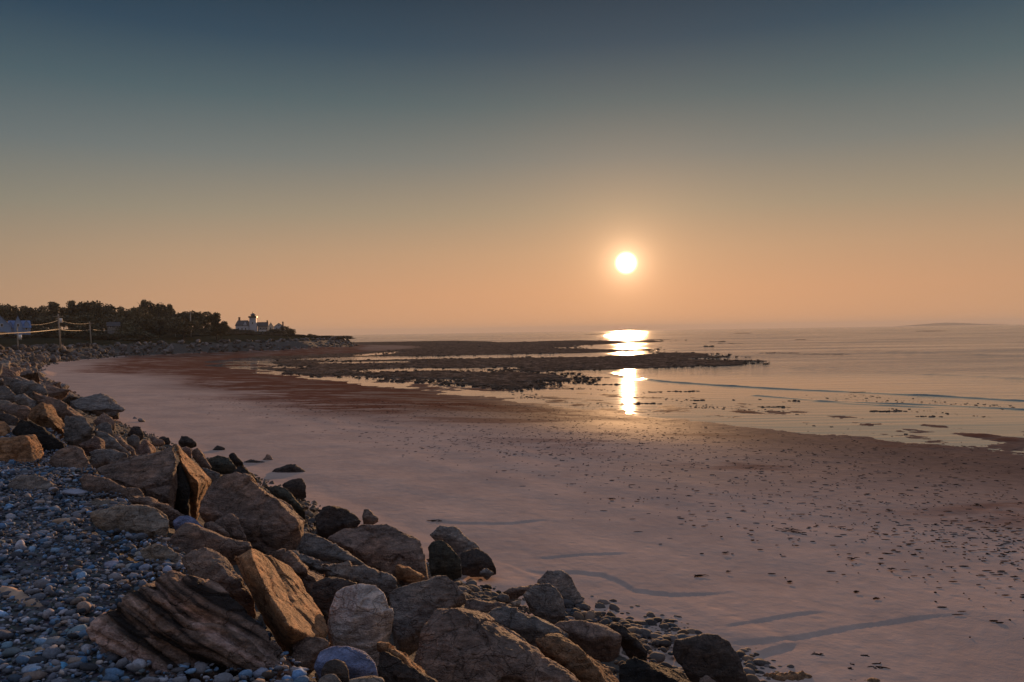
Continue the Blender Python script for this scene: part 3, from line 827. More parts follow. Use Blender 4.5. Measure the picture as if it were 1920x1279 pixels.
B(2, 'rounded brown boulder with a rough ridge left of the orange slab', 'brown', [(180, 985), (260, 930), (360, 893), (430, 918), (560, 1000), (660, 1130), (770, 1330), (720, 1350), (520, 1260), (300, 1180), (200, 1060)],
  front=[(440, 1000, .2), (600, 1200, .2), (330, 1050, .1)], amp=.035, near=.1)
B(2, 'small lumpy stone perched at the top of the orange slab', 'grey', [(545, 945), (600, 905), (655, 898), (688, 935), (620, 985), (560, 980)], near=.1)
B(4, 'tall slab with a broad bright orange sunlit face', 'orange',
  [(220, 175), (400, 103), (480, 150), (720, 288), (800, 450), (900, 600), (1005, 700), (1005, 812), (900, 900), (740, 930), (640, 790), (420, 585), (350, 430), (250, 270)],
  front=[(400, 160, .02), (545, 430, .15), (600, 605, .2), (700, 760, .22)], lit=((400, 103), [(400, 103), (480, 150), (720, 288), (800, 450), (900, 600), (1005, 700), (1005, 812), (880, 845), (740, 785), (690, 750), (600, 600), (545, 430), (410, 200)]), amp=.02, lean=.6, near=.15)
B(4, 'shadowed brown rock at the foot of the orange slab', 'brown', [(690, 830), (900, 850), (1000, 860), (1050, 900), (1000, 960), (900, 1010), (850, 1100), (780, 1110), (720, 960)])
B(3, 'big layered boulder with deep parallel grooves in the near left corner', 'brown',
  [(740, 720), (880, 600), (1100, 430), (1300, 280), (1450, 240), (1650, 260), (1870, 340), (2050, 480), (2250, 700), (2470, 880), (2600, 1180), (2560, 1400), (1200, 1400), (900, 1100), (800, 900)],
  front=[(1350, 480, .18), (1600, 700, .25), (1900, 700, .22), (2200, 950, .25), (1200, 800, .2)], strata=.055, strata_dir=(0.42, 0.25, 0.87), amp=.02, lean=.6, mat=LAYERED)
B(4, 'white faceted granite boulder', 'white', [(1018, 800), (1030, 620), (1090, 480), (1150, 440), (1280, 408), (1420, 418), (1500, 478), (1562, 640), (1562, 725), (1500, 835), (1440, 935), (1350, 965), (1200, 935), (1060, 905)],
  front=[(1290, 600, .28), (1420, 610, .25), (1330, 450, .05), (1180, 800, .2)], amp=.02, smooth_it=2, near=.2)
B(4, 'smooth blue-grey rounded boulder below the white granite boulder', 'blue', [(900, 1095), (950, 970), (1060, 913), (1200, 918), (1330, 960), (1420, 1060), (1435, 1145), (1300, 1200), (1000, 1220)], front=[(1150, 1050, .3), (1250, 1100, .3), (1040, 1080, .25)], amp=.008, smooth_it=6, near=.2)
B(4, 'small dark rounded stone leaning on the blue-grey boulder', 'dark', [(960, 1135), (1000, 1050), (1080, 1018), (1170, 1050), (1202, 1120), (1195, 1215), (970, 1215)], amp=.01, smooth_it=5, near=.3, front=[(1090, 1100, .3)])
B(4, 'pale smooth stone at the bottom photo edge below the blue-grey boulder', 'pale', [(1120, 1215), (1250, 1180), (1400, 1158), (1480, 1180), (1510, 1240), (1400, 1300), (1100, 1300)], amp=.01, smooth_it=4, near=.3)
B(4, 'small grey rounded stone at the bottom photo edge under the dark rounded one', 'grey', [(940, 1195), (1020, 1140), (1090, 1150), (1145, 1215), (1120, 1280), (940, 1280)], amp=.01, smooth_it=4, near=.4)
B(4, 'grey pyramid boulder to the right of the white granite boulder', 'grey', [(1510, 495), (1560, 450), (1920, 330), (2000, 328), (2140, 480), (2165, 560), (2000, 640), (1720, 790), (1620, 865), (1550, 720)], front=[(1800, 560, .15), (1900, 400, .05)], amp=.025)
B(4, 'brown slab with a pale upper edge right of the orange slab', 'brown', [(600, 180), (640, 160), (700, 190), (860, 298), (1000, 350), (965, 400), (885, 500), (800, 460), (720, 300)], lit=((640, 160), [(640, 160), (700, 190), (860, 298), (1000, 350)]), near=.1)
B(4, 'dark angular boulder tucked behind the white granite boulder', 'dark', [(870, 500), (920, 400), (1050, 348), (1200, 388), (1265, 412), (1150, 480), (1060, 620), (1030, 700), (900, 600)])
B(4, 'long layered grey slab crossing the bank behind the white granite boulder', 'grey', [(640, 165), (820, 158), (1040, 238), (1300, 268), (1500, 320), (1565, 370), (1590, 445), (1500, 460), (1350, 405), (1050, 345), (900, 310)], strata=.03)
B(2, 'smooth grey slab tilted between the largest boulder and the dark wide slab', 'grey', [(1060, 800), (1100, 760), (1200, 768), (1340, 818), (1540, 920), (1710, 1055), (1500, 1050), (1300, 1020), (1090, 940)], amp=.03)
B(7, 'small flat stone with a bright orange edge', 'orange', [(775, 700), (800, 685), (860, 700), (960, 750), (1045, 792), (960, 795), (790, 770)], lit=((800, 685), [(800, 685), (860, 700), (960, 750), (1045, 792), (960, 785), (880, 750)]), near=.1)
B(4, 'thin slab with an orange sunlit edge below the grey pyramid boulder', 'orange', [(1440, 905), (1500, 925), (1650, 1018), (1830, 1140), (1780, 1150), (1600, 1060), (1450, 960)], lit=((1440, 905), [(1440, 905), (1500, 925), (1650, 1018), (1830, 1140), (1780, 1140), (1560, 1010)]), near=.15)
B(4, 'dark brown rock under the thin orange-edged slab at the bottom photo edge', 'dark', [(1430, 960), (1520, 965), (1640, 1060), (1780, 1130), (1930, 1240), (1900, 1300), (1500, 1300), (1430, 1120)])
# --- right of the middle
B(7, 'dark boulder with a pale sloping top at the toe left of a pointed stone', 'dark', [(122, 295), (210, 223), (300, 228), (400, 243), (480, 288), (525, 332), (400, 400), (240, 440), (150, 405)], front=[(380, 350, .2), (240, 320, .1)])
B(7, 'small pointed brown stone on the sand behind the wide dark slab', 'brown', [(512, 300), (530, 233), (572, 233), (655, 312), (600, 340), (525, 340)])
B(7, 'wide slab boulder with a black undercut front', 'brown', [(235, 475), (360, 378), (480, 343), (720, 348), (800, 398), (920, 448), (1012, 480), (1035, 545), (960, 600), (1045, 745), (980, 745), (860, 700), (700, 745), (560, 690), (480, 605), (330, 535)],
  front=[(500, 590, .2), (880, 565, .25), (780, 480, .1)], amp=.035, lean=.7)
B(7, 'dark squat boulder with a curved right side beside the wide slab', 'green', [(1050, 545), (1090, 500), (1180, 488), (1250, 540), (1332, 640), (1335, 722), (1240, 740), (1080, 740), (1055, 650)], amp=.03)
B(7, 'grey notched boulder standing behind the dark squat one', 'grey', [(1070, 450), (1150, 378), (1220, 388), (1300, 383), (1400, 480), (1475, 552), (1400, 600), (1320, 640), (1200, 560)], amp=.035)
B(7, 'dark wedge boulder at the toe with its point on the sand', 'dark', [(1325, 595), (1460, 543), (1540, 600), (1625, 718), (1480, 730), (1335, 722)], amp=.03)
B(7, 'small grey stone among the lit cobbles at the toe', 'grey', [(1465, 762), (1530, 713), (1605, 762), (1540, 800)])
B(5, 'leaning grey boulder beside the small scarp pool in the sand', 'grey', [(985, 305), (1070, 208), (1180, 198), (1240, 248), (1345, 452), (1385, 485), (1240, 480), (1150, 400), (1050, 340)], amp=.035)
B(5, 'grey angular boulder in front of the leaning one by the sand', 'grey', [(860, 415), (960, 338), (1090, 318), (1140, 358), (1202, 440), (1235, 605), (1150, 600), (1000, 560), (950, 485)], front=[(1080, 430, .15), (1150, 450, .12)], amp=.03)
B(5, 'long thin stone slab lying over the cobbles at the toe', 'brown', [(705, 395), (850, 348), (1000, 318), (1065, 322), (960, 370), (800, 408)], near=.2)
B(5, 'low flat brown stone above the big shaded foreground boulder', 'brown', [(375, 455), (540, 458), (740, 478), (785, 512), (690, 540), (520, 580), (440, 570)])
B(5, 'smooth oval grey cobble on the toe stones', 'grey', [(640, 445), (690, 398), (760, 413), (775, 452), (700, 480)], amp=.01, smooth_it=4)
B(5, 'smooth oval pale cobble beside the grey oval one', 'pale', [(765, 475), (862, 448), (868, 490), (800, 520)], amp=.01, smooth_it=4)
B(5, 'grey slab sloping down behind the big shaded foreground boulder', 'grey', [(495, 590), (690, 503), (800, 528), (950, 598), (1100, 650), (1245, 740), (1235, 800), (1100, 830), (980, 800), (850, 720), (620, 640)], amp=.03)
B(5, 'broad rounded slab with a black shaded underside near the sand', 'brown', [(1105, 655), (1180, 628), (1380, 633), (1560, 658), (1685, 750), (1675, 812), (1600, 858), (1400, 868), (1300, 810), (1235, 735)], front=[(1400, 770, .25), (1560, 750, .22)], amp=.025)
B(5, 'big shaded foreground boulder with a long straight right ridge', 'brown', [(0, 960), (60, 730), (170, 528), (220, 560), (340, 498), (470, 560), (560, 570), (620, 600), (780, 690), (960, 790), (1100, 920), (1400, 1135), (1420, 1250), (300, 1250), (60, 1120)],
  front=[(520, 600, .1), (800, 900, .2), (400, 850, .2), (250, 700, .1)], lean=.75, amp=.035)
B(5, 'brown slab with a lit crest beside the big shaded foreground boulder', 'tan', [(975, 785), (1060, 743), (1160, 758), (1250, 830), (1400, 918), (1550, 1030), (1660, 1135), (1640, 1220), (1450, 1220), (1230, 1010), (1080, 880)], lit=((1250, 830), [(1250, 830), (1400, 918), (1550, 1030), (1660, 1135), (1600, 1140), (1400, 980)]))
B(5, 'dark sloping boulder left of the lit cobbles near the sand', 'dark', [(1540, 655), (1680, 668), (1780, 718), (1905, 870), (1890, 920), (1740, 860), (1670, 760)])
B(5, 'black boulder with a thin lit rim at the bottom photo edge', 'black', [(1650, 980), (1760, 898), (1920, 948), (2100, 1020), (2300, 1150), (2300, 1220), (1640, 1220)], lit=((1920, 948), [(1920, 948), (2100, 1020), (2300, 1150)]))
B(6, 'dark brown rounded boulder at the sand edge near the bottom of the photo', 'dark', [(298, 770), (330, 690), (500, 648), (640, 648), (722, 698), (795, 800), (860, 1000), (840, 1060), (620, 1040), (480, 950), (350, 870)], amp=.025, smooth_it=2)
B(6, 'low ledge stone with orange lit lumps at the bottom photo edge', 'tan', [(875, 975), (960, 908), (1100, 918), (1240, 920), (1325, 970), (1310, 1030), (880, 1030)], amp=.07)
B(6, 'small grey stone on the sand right of the dark rounded boulder', 'grey', [(815, 855), (870, 828), (935, 872), (905, 905), (840, 895)])
B(6, 'small dark stone between the dark rounded boulder and the sand', 'dark', [(765, 775), (880, 788), (885, 812), (800, 808)])
B(6, 'flat orange-lit ledge at the bottom photo edge farthest right', 'tan', [(1555, 988), (1680, 968), (1790, 985), (1800, 1030), (1560, 1030)], amp=.06)
B(6, 'small brown stone in front of the dark rounded boulder at the bottom photo edge', 'brown', [(495, 970), (550, 938), (645, 995), (640, 1040), (500, 1040)])
N_HERO = NB[0]

# ------------------------------------------------------------------ base shapes for the many stones
def base_rock(seed, vox=0.07):
    r = random.Random(seed)
    pts = [Vector((r.gauss(0, 1), r.gauss(0, 1), r.gauss(0, 1))).normalized() * r.uniform(0.42, 0.56) for _ in range(14)]
    pts = [Vector((p.x * r.uniform(1.0, 1.25), p.y, p.z * 0.75)) for p in pts]
    return hull_mesh(pts, vox, 300 + seed, 0.05, smooth_it=1)
ROCKM = [base_rock(s, 0.028) for s in range(10)]
ROCKL = [base_rock(40 + s, 0.13) for s in range(8)]
for m in ROCKM + ROCKL: m.materials.append(ROCK)

def mesh_arrays(me):
    me.calc_loop_triangles()
    v = np.empty(len(me.vertices) * 3, np.float32); me.vertices.foreach_get('co', v)
    t = np.empty(len(me.loop_triangles) * 3, np.int32); me.loop_triangles.foreach_get('vertices', t)
    return v.reshape(-1, 3), t.reshape(-1, 3)
def ico(sub):
    bm = bmesh.new(); bmesh.ops.create_icosphere(bm, subdivisions=sub, radius=0.5)
    v = np.array([x.co[:] for x in bm.verts]); t = np.array([[q.index for q in f.verts] for f in bm.faces]); bm.free()
    return v, t
def pebble_shape(seed, sub=2):
    v, t = ico(sub)
    r = np.random.default_rng(seed)
    d = 1 + 0.22 * fbm(v + seed * 3.1, 2.0, 2, seed)
    v = v * d[:, None] * np.array([1.15, 0.85 + 0.2 * r.random(), 0.5 + 0.25 * r.random()])
    return v, t
def rotmats(n, tilt, yaw=None):
    a = RNG.uniform(0, 2 * math.pi, n) if yaw is None else RNG.normal(0, yaw, n); b = RNG.normal(0, tilt, n); c = RNG.normal(0, tilt, n)
    ca, sa, cb, sb, cc, sc_ = np.cos(a), np.sin(a), np.cos(b), np.sin(b), np.cos(c), np.sin(c)
    O = np.zeros(n); I = np.ones(n)
    Rz = np.stack([ca, -sa, O, sa, ca, O, O, O, I], 1).reshape(-1, 3, 3)
    Rx = np.stack([I, O, O, O, cb, -sb, O, sb, cb], 1).reshape(-1, 3, 3)
    Ry = np.stack([cc, O, sc_, O, I, O, -sc_, O, cc], 1).reshape(-1, 3, 3)
    return Rz @ Rx @ Ry
def scatter_mesh(name, shapes, pos, size, tilt, mat, cols=None, smooth=True, yaw=None):
    """many small stones in one mesh"""
    VV, TT, CC, off = [], [], [], 0
    pick = RNG.integers(0, len(shapes), len(pos))
    for k, (v, t) in enumerate(shapes):
        ix = np.where(pick == k)[0]
        if not len(ix): continue
        M = rotmats(len(ix), tilt, yaw)
        sz = np.asarray(size)[ix][:, None] if np.ndim(size[0]) == 0 else np.asarray(size)[ix]
        loc = np.einsum('nij,mj->nmi', M, v) * (sz[:, None, :]) + pos[ix][:, None, :]
        VV.append(loc.reshape(-1, 3))
        TT.append((t[None] + (np.arange(len(ix)) * len(v))[:, None, None] + off).reshape(-1, 3)); off += len(ix) * len(v)
        if cols is not None: CC.append(np.repeat(cols[ix], len(v), 0))
    o = new_mesh(name, np.concatenate(VV), np.concatenate(TT), mat, smooth=smooth)
    if cols is not None: attr_col(o, 'stone_color', np.concatenate(CC))
    return stuff(o)
PEBS = [pebble_shape(s) for s in range(8)]

PAL = np.array([(0.15, 0.16, 0.185), (0.12, 0.135, 0.16), (0.20, 0.205, 0.225), (0.24, 0.23, 0.24), (0.10, 0.105, 0.12), (0.17, 0.19, 0.24), (0.29, 0.25, 0.22), (0.22, 0.17, 0.14), (0.36, 0.36, 0.40), (0.11, 0.16, 0.22)])
PALW = np.array([.18, .17, .15, .1, .12, .1, .05, .05, .03, .05]); PALW = PALW / PALW.sum()
def cols_for(n, mul=1.0): return PAL[RNG.choice(len(PAL), n, p=PALW)] * RNG.uniform(0.7, 1.3, (n, 1)) * mul

def gravel():
    # blanket of pebbles on the bank beside the camera
    n = 120000
    q = 1.0 + 15.0 * RNG.random(n) ** 1.35; p = 1.35 - 7.5 * RNG.random(n) ** 0.9
    x = 0.8 * p - 0.6 * q; y = 0.6 * p + 0.8 * q
    az = np.degrees(np.arctan2(x, y)); r = np.hypot(x, y)
    k = (az > -52) & (az < 10) & (y > 1.5) & (r > 2.3); x, y, p, r = x[k], y[k], p[k], r[k]
    sd = poly_sd(x, y, LAND)
    z = base_h(x, y, sd)
    n = len(x)
    big = sstep(5.5, 3.3, r)
    s = (0.011 + 0.015 * RNG.random(n) ** 2.2 + 0.05 * RNG.random(n) ** 9) * (1 + 0.35 * big * RNG.random(n))
    z = z + fbm(xy3(x, y), 0.6, 3, 30) * 0.08 * sstep(-6.6, -8.0, sd) + 0.15 * s + 0.02 * RNG.random(n)
    cc = cols_for(n, 0.88) * RNG.uniform(0.35, 1.9, (n, 1)) * np.where(RNG.random((n, 1)) < 0.25, np.array([[0.6, 0.95, 1.3]]), np.array([[1.0, 0.98, 1.02]]))
    s = np.stack([s * RNG.uniform(.8, 1.4, n), s * RNG.uniform(.6, 1.1, n), s * RNG.uniform(.5, 1.1, n)], 1)
    z = z
    scatter_mesh('gravel', [pebble_shape(i, 2 if i < 4 else 1) for i in range(10)], np.stack([x, y, z], 1), s * 1.3, 0.7, PEBBLE, cc, True)
gravel()

def rubble():
    n = 3600
    q = -1 + 46 * RNG.random(n) ** 1.3; p = 1.6 + 7.4 * RNG.random(n)
    x = 0.8 * p - 0.6 * q; y = 0.6 * p + 0.8 * q
    k = (y > 2.0); x, y = x[k], y[k]
    z = base_h(x, y) - 0.28
    s = 0.07 + 0.16 * RNG.random(len(x)) ** 2
    c = np.array([(0.14, 0.115, 0.095)]) * RNG.uniform(0.6, 1.4, (len(x), 1))
    scatter_mesh('rubble', [mesh_arrays(m) for m in ROCKL], np.stack([x, y, z], 1), s, 0.7, PEBBLE, c, smooth=True)
rubble()

def toe_cobbles():
    spots = [(880, 1085, 0.9, 190), (925, 1105, 0.8, 150), (840, 1075, .5, 60), (1090, 1135, .5, 70), (1110, 1150, .7, 130), (1150, 1165, .6, 110), (1180, 1180, .6, 90), (1240, 1190, .6, 150), (1270, 1185, .4, 70),
             (1210, 1175, .5, 80), (1260, 1240, .5, 100), (1300, 1250, .4, 60), (1395, 1225, .3, 30), (1410, 1250, .4, 50), (1440, 1262, .4, 40), (575, 955, .8, 60), (590, 970, .6, 40), (560, 930, .4, 30), (1130, 1240, .5, 90), (1150, 1255, .5, 60)]
    P, S = [], []
    for px, py, sp, n in spots:
        h = ground_hit(px, py)
        for _ in range(int(n * 1.0)):
            x, y = h.x + random.gauss(0, sp * .5), h.y + random.gauss(0, sp * .8)
            P.append((x, y, 0)); S.append(random.choice((0.03, .04, .05, .06, .08, .13)) * random.uniform(.6, 1.4))
    P = np.array(P); S = np.array(S)
    P[:, 2] = base_h(P[:, 0], P[:, 1]) + 0.1 * S - 0.02 - 0.2 * sstep(0, -1.2, poly_sd(P[:, 0], P[:, 1], LAND))
    scatter_mesh('cobbles', [pebble_shape(20 + s, 3) for s in range(5)], P, S * 1.2, 0.3, PEBBLE, cols_for(len(P)) * np.array([0.45, 0.36, 0.30]) * RNG.uniform(.5, 1.5, (len(P), 1)))
toe_cobbles()

# ------------------------------------------------------------------ single stones one can pick out on the gravel
def smooth_stone_mesh(seed, sub=4):
    v, t = pebble_shape(seed, sub)
    me = bpy.data.meshes.new('pebble'); me.from_pydata(v.tolist(), [], t.tolist())
    me.polygons.foreach_set('use_smooth', np.ones(len(me.polygons), bool)); me.materials.append(COBBLE); me.update()
    return me
STONES = [smooth_stone_mesh(60 + i) for i in range(6)]
def stone(px, py, wpx, tint, label, name='pebble', cat='pebble', group='single stones on the gravel', ry=0.0, flat=1.0, k=None):
    h = ground_hit(px, py)
    s = wpx * h.y / F / 1.1
    o = bpy.data.objects.new(name, STONES[NB[0] % 6 if k is None else k]); NB[0] += 1
    COL.objects.link(o); o.location = (h.x, h.y, h.z + 0.2 * s)
    o.scale = (s, s, s * flat); o.rotation_euler = (random.uniform(-.25, .25), ry, random.uniform(-.5, .5))
    o.color = (*tint, 1)
    return tag(o, label, cat, group)
stone(107, 1259, 38, (0.10, 0.36, 0.62), 'bright blue oblong stone near the bottom left corner', flat=.8)
stone(60, 1260, 32, (0.30, 0.36, 0.46), 'pale grey-blue oblong stone left of the bright blue one', flat=.8)
stone(109, 1131, 17, (0.62, 0.64, 0.72), 'white round stone beside a dark stone on the gravel', flat=1.3)
stone(86, 1127, 26, (0.12, 0.10, 0.10), 'dark brown stone touching the white round stone')
stone(62, 1164, 30, (0.10, 0.115, 0.13), 'large round dark grey stone below the brown shard', flat=1.2)
stone(26, 1166, 20, (0.55, 0.54, 0.58), 'white oval stone left of the round dark grey stone')
stone(5, 1170, 22, (0.45, 0.46, 0.52), 'whitish stone at the left photo edge')
stone(98, 1214, 44, (0.12, 0.14, 0.17), 'large dark slate stone above the tan pebble')
stone(74, 1227, 25, (0.36, 0.23, 0.14), 'tan pebble below the large dark slate stone')
stone(93, 1193, 22, (0.16, 0.22, 0.25), 'upright blue-green stone above the slate stone', flat=1.3)
stone(130, 1188, 17, (0.20, 0.30, 0.33), 'small teal stone right of the upright blue-green one', flat=1.2)
stone(128, 1215, 14, (0.30, 0.36, 0.42), 'small pale blue stone right of the dark slate stone', flat=1.2)
stone(204, 1228, 18, (0.17, 0.18, 0.25), 'blue-grey stone standing at the foot of the layered boulder', flat=1.4)
stone(248, 1252, 28, (0.17, 0.25, 0.30), 'pale teal stone in the gravel below the layered boulder')
stone(145, 1249, 24, (0.25, 0.26, 0.28), 'grey rounded stone right of the bright blue one', flat=1.1)
stone(88, 1088, 14, (0.40, 0.11, 0.07), 'small red-orange stone standing in the gravel', flat=1.5)
stone(65, 1118, 20, (0.36, 0.31, 0.27), 'beige rounded stone above the round dark grey stone', flat=1.2)
stone(179, 1093, 20, (0.36, 0.29, 0.24), 'beige pebble left of the small white pair')
stone(234, 1096, 19, (0.55, 0.44, 0.37), 'pinkish white round pebble near the top of the layered boulder', flat=1.2)
stone(175, 1124, 13, (0.60, 0.58, 0.58), 'small bright white pebble left of the layered boulder', flat=1.2)
stone(210, 1067, 30, (0.26, 0.25, 0.33), 'lavender flat stone near the gravel edge')
stone(245, 1068, 24, (0.34, 0.33, 0.33), 'pale grey stone right of the lavender flat stone')
stone(160, 1056, 16, (0.32, 0.31, 0.38), 'pale lavender round stone left of the lavender flat one', flat=1.2)
stone(94, 1062, 13, (0.55, 0.53, 0.52), 'small white stone on the upper gravel', flat=1.2)
stone(264, 1046, 26, (0.28, 0.25, 0.21), 'olive-grey rounded stone beside the speckled boulder')
stone(184, 1023, 17, (0.33, 0.32, 0.36), 'pale oval stone at the foot of the pale cracked boulder', flat=1.1)
stone(54, 891, 14, (0.36, 0.38, 0.46), 'pale blue stone beside the half-buried flat boulder', flat=1.2)
stone(119, 901, 9, (0.55, 0.54, 0.55), 'tiny white stone right of the half-buried flat boulder', flat=1.2)
stone(140, 932, 42, (0.24, 0.25, 0.32), 'flat lavender slab stone lying on the upper gravel', flat=.5)
stone(120, 1225, 26, (0.09, 0.085, 0.085), 'black stone below the large dark slate stone')
stone(172, 1208, 28, (0.10, 0.085, 0.07), 'dark olive stone at the shaded foot of the layered boulder')
stone(20, 1230, 34, (0.09, 0.12, 0.14), 'dark teal stone near the left photo edge')
stone(50, 1238, 30, (0.20, 0.27, 0.35), 'blue-grey stone above the pale oblong one')
stone(85, 1241, 16, (0.28, 0.45, 0.55), 'small light blue stone beside the tan pebble', flat=1.3)
stone(12, 1215, 20, (0.16, 0.27, 0.36), 'steel blue stone at the left photo edge')

def shard(pts, label, tint, rad):
    mb = MB(); P = [ground_hit(px, py) + Vector((0, 0, 0.03)) for px, py in pts]
    mb.tube([p for p in P], rad, 8)
    o = mb.build('driftwood', WOOD, smooth=True)
    return tag(o, label, 'driftwood')
shard([(100, 984), (112, 985), (128, 985), (142, 984), (153, 982)], 'short pinkish piece of driftwood lying flat on the upper gravel', None, [.012, .03, .035, .03, .01])
shard([(0, 1112), (14, 1122), (30, 1131), (44, 1138), (60, 1146), (78, 1150)], 'crooked tan piece of driftwood by the left photo edge', None, [.02, .045, .05, .04, .045, .015])

# ------------------------------------------------------------------ the bank going on into the distance
def bank_boulders():
    P = np.array(LAND[1:15]); seg = P[1:] - P[:-1]; L = np.hypot(seg[:, 0], seg[:, 1]); cum = np.concatenate([[0], np.cumsum(L)])
    tot = cum[-1]
    cand = []
    rnd = random.Random(3)
    s = 26.0
    while s < tot:
        k = int(np.searchsorted(cum, s, 'right') - 1); k = min(k, len(L) - 1)
        t = (s - cum[k]) / L[k]; c = P[k] + seg[k] * t; d = seg[k] / L[k]; nrm = np.array([-d[1], d[0]])   # inland (left of travel)
        dist = math.hypot(*c)
        step = 0.16 + 0.0007 * dist
        for w in [rnd.uniform(-0.4, 8.2)]:
            q = c + nrm * w
            size = rnd.uniform(0.5, 1.25) * (1.0 + 0.35 * (w > 2)) if w > 0.5 else rnd.uniform(0.25, 0.6)
            if rnd.random() < 0.08: size *= 1.5
            cand.append((q[0], q[1], size))
        s += step
    A = np.array(cand)
    # keep the traced part of the bank free
    q = -0.6 * A[:, 0] + 0.8 * A[:, 1]; p = 0.8 * A[:, 0] + 0.6 * A[:, 1]
    px = 960 + F * A[:, 0] / A[:, 1]; 
    A = A[(px > -250) & ((q > 44) | ((q > 21) & (p < -1)) | ((q > 33) & (p < 2.5)))]
    z = base_h(A[:, 0], A[:, 1]) + A[:, 2] * 0.05
    app = A[:, 2] / A[:, 1]
    order = np.argsort(-app)
    vis = [i for i in order if 960 + F * A[i, 0] / A[i, 1] > -30]
    single = set(vis[:205])
    for i in vis[:205]:
        x, y, s = A[i]
        o = bpy.data.objects.new('boulder', ROCKM[rnd.randrange(10)]); COL.objects.link(o)
        o.location = (x, y, z[i]); o.scale = (s * rnd.uniform(.9, 1.4), s * rnd.uniform(.8, 1.1), s * rnd.uniform(.8, 1.05))
        o.rotation_euler = (rnd.uniform(-.5, .5), rnd.uniform(-.5, .5), rnd.uniform(0, 6.28))
        t = TINT[rnd.choice(('grey', 'grey', 'brown', 'dark', 'pale', 'brown'))]; v = rnd.uniform(.75, 1.25)
        o.color = (t[0] * v, t[1] * v, t[2] * v, 1)
        if y < 60: tag(o, 'grey-brown boulder in the bank between the foreground rocks and the sand corner', 'boulder', 'boulders beyond the foreground rocks')
        elif y < 100: tag(o, 'small grey boulder in the bank where it narrows at the left of the beach', 'boulder', 'boulders along the left of the beach')
        else: tag(o, 'tiny grey boulder in the far bank under the utility poles', 'boulder', 'boulders of the far bank')
    rest = np.array([i for i in range(len(A)) if i not in single])
    c = np.array([(0.115, 0.10, 0.095)]) * RNG.uniform(0.3, 1.9, (len(rest), 1))
    o = scatter_mesh('distant_riprap', [mesh_arrays(m) for m in ROCKL], np.stack([A[rest, 0], A[rest, 1], z[rest]], 1), A[rest, 2] * 1.15, 0.6, PEBBLE, c)
bank_boulders()

# ------------------------------------------------------------------ seaweed on the sand, with dark flecks standing in for footprints
def weed_and_footprint_scatter():
    n = 80000
    px = RNG.uniform(-100, 2050, n); py = 745 + 540 * RNG.random(n) ** 1.5
    P = []
    rr = [ray(a, b) for a, b in zip(px, py)]
    X = np.array([(r.x, r.z) for r in rr])
    t = (-0.25 - EYE) / X[:, 1]
    x, y = X[:, 0] * t, t
    sd = poly_sd(x, y, LAND)
    den = 0.3 + 0.55 * sstep(-0.1, 0.35, fbm(xy3(x, y, 0.5, 1), 0.12, 4, 71)); den = den * sstep(3.5, 11, sd) * sstep(34, 18, sd)
    k = (sd > 1.2) & (sd < 30) & (RNG.random(n) < den * 0.42); x, y, sd = x[k], y[k], sd[k]
    z = base_h(x, y, sd + fbm(xy3(x, y), 0.5, 4, 5) * 0.5) + sand_relief(x, y) + 0.010
    n = len(x)
    s = np.stack([0.03 + 0.17 * RNG.random(n) ** 2.4, 0.02 + 0.045 * RNG.random(n) ** 2, 0.012 + 0.022 * RNG.random(n)], 1)
    shapes = [pebble_shape(80 + i, 2) for i in range(4)]
    scatter_mesh('seaweed_and_footprint_marks', shapes, np.stack([x, y, z], 1), s, 0.1, WEED, None, True, 0.45)  # dark scraps also stand in for the shade in footprint dents
weed_and_footprint_scatter()
def weed_clump(px, py, wpx, label, strands=9, flat=0.5):
    h = ground_hit(px, py); w = wpx * h.y / F
    mb = MB(); r = random.Random(int(px * 7 + py))
    for k in range(strands):
        a = r.uniform(-.22, .22) + (math.pi if r.random() < .5 else 0); L = w * r.uniform(.15, .55)
        o = Vector((r.gauss(0, w * .1), r.gauss(0, w * .12), 0.0)); pts = []
        for j in range(5):
            u = j / 4
            pts.append(o + Vector((math.cos(a) * L * u, math.sin(a) * L * u * 1.2, 0.01 + 0.015 * math.sin(u * 3.1) * r.random() + 0.003 * k * flat)))
            a += r.uniform(-.25, .25)
        mb.tube(pts, [0.014, 0.018, 0.016, 0.012, 0.006], 5)
    o = mb.build('seaweed_clump', WEED, smooth=True); o.location = h + Vector((0, 0, 0.01)); o.scale = (1, 1, 0.35)
    tag(o, label, 'seaweed', 'seaweed clumps on the sand')
for c in [(1312, 1081, 30, 'ragged brown seaweed clump on the sand right of the scarp pool'), (1365, 1073, 12, 'short slanted seaweed strand right of the ragged clump'), (1532, 1229, 26, 'seaweed clump with a stalk on the lower right sand'),
          (1598, 1249, 18, 'dark seaweed lump left of the long dark strand near the bottom edge'), (1642, 1254, 42, 'long dark seaweed strand on the sand near the bottom photo edge'), (1594, 1257, 14, 'tiny dark seaweed bit below the seaweed lump near the bottom edge'),
          (1480, 995, 46, 'wide low streak of dark seaweed in the middle of the right sand'), (1148, 936, 18, 'small dark seaweed knot in the middle of the sand'), (815, 978, 30, 'dark flat seaweed patch on the sand behind the notched boulder'),
          (1362, 1037, 14, 'seaweed scrap above the slanted strand on the sand'), (1642, 1124, 16, 'seaweed clump among scattered bits on the right sand'), (1606, 1111, 14, 'small seaweed clump left of the scattered bits on the right sand'), (1479, 1093, 13, 'short seaweed dash right of the ragged clump'),
          (1599, 1049, 20, 'long seaweed dash high on the right sand'), (1671, 1068, 16, 'slanted seaweed dash at the right of the sand'), (1620, 1233, 16, 'faint thin seaweed strand above the long dark strand')]:
    weed_clump(*c)

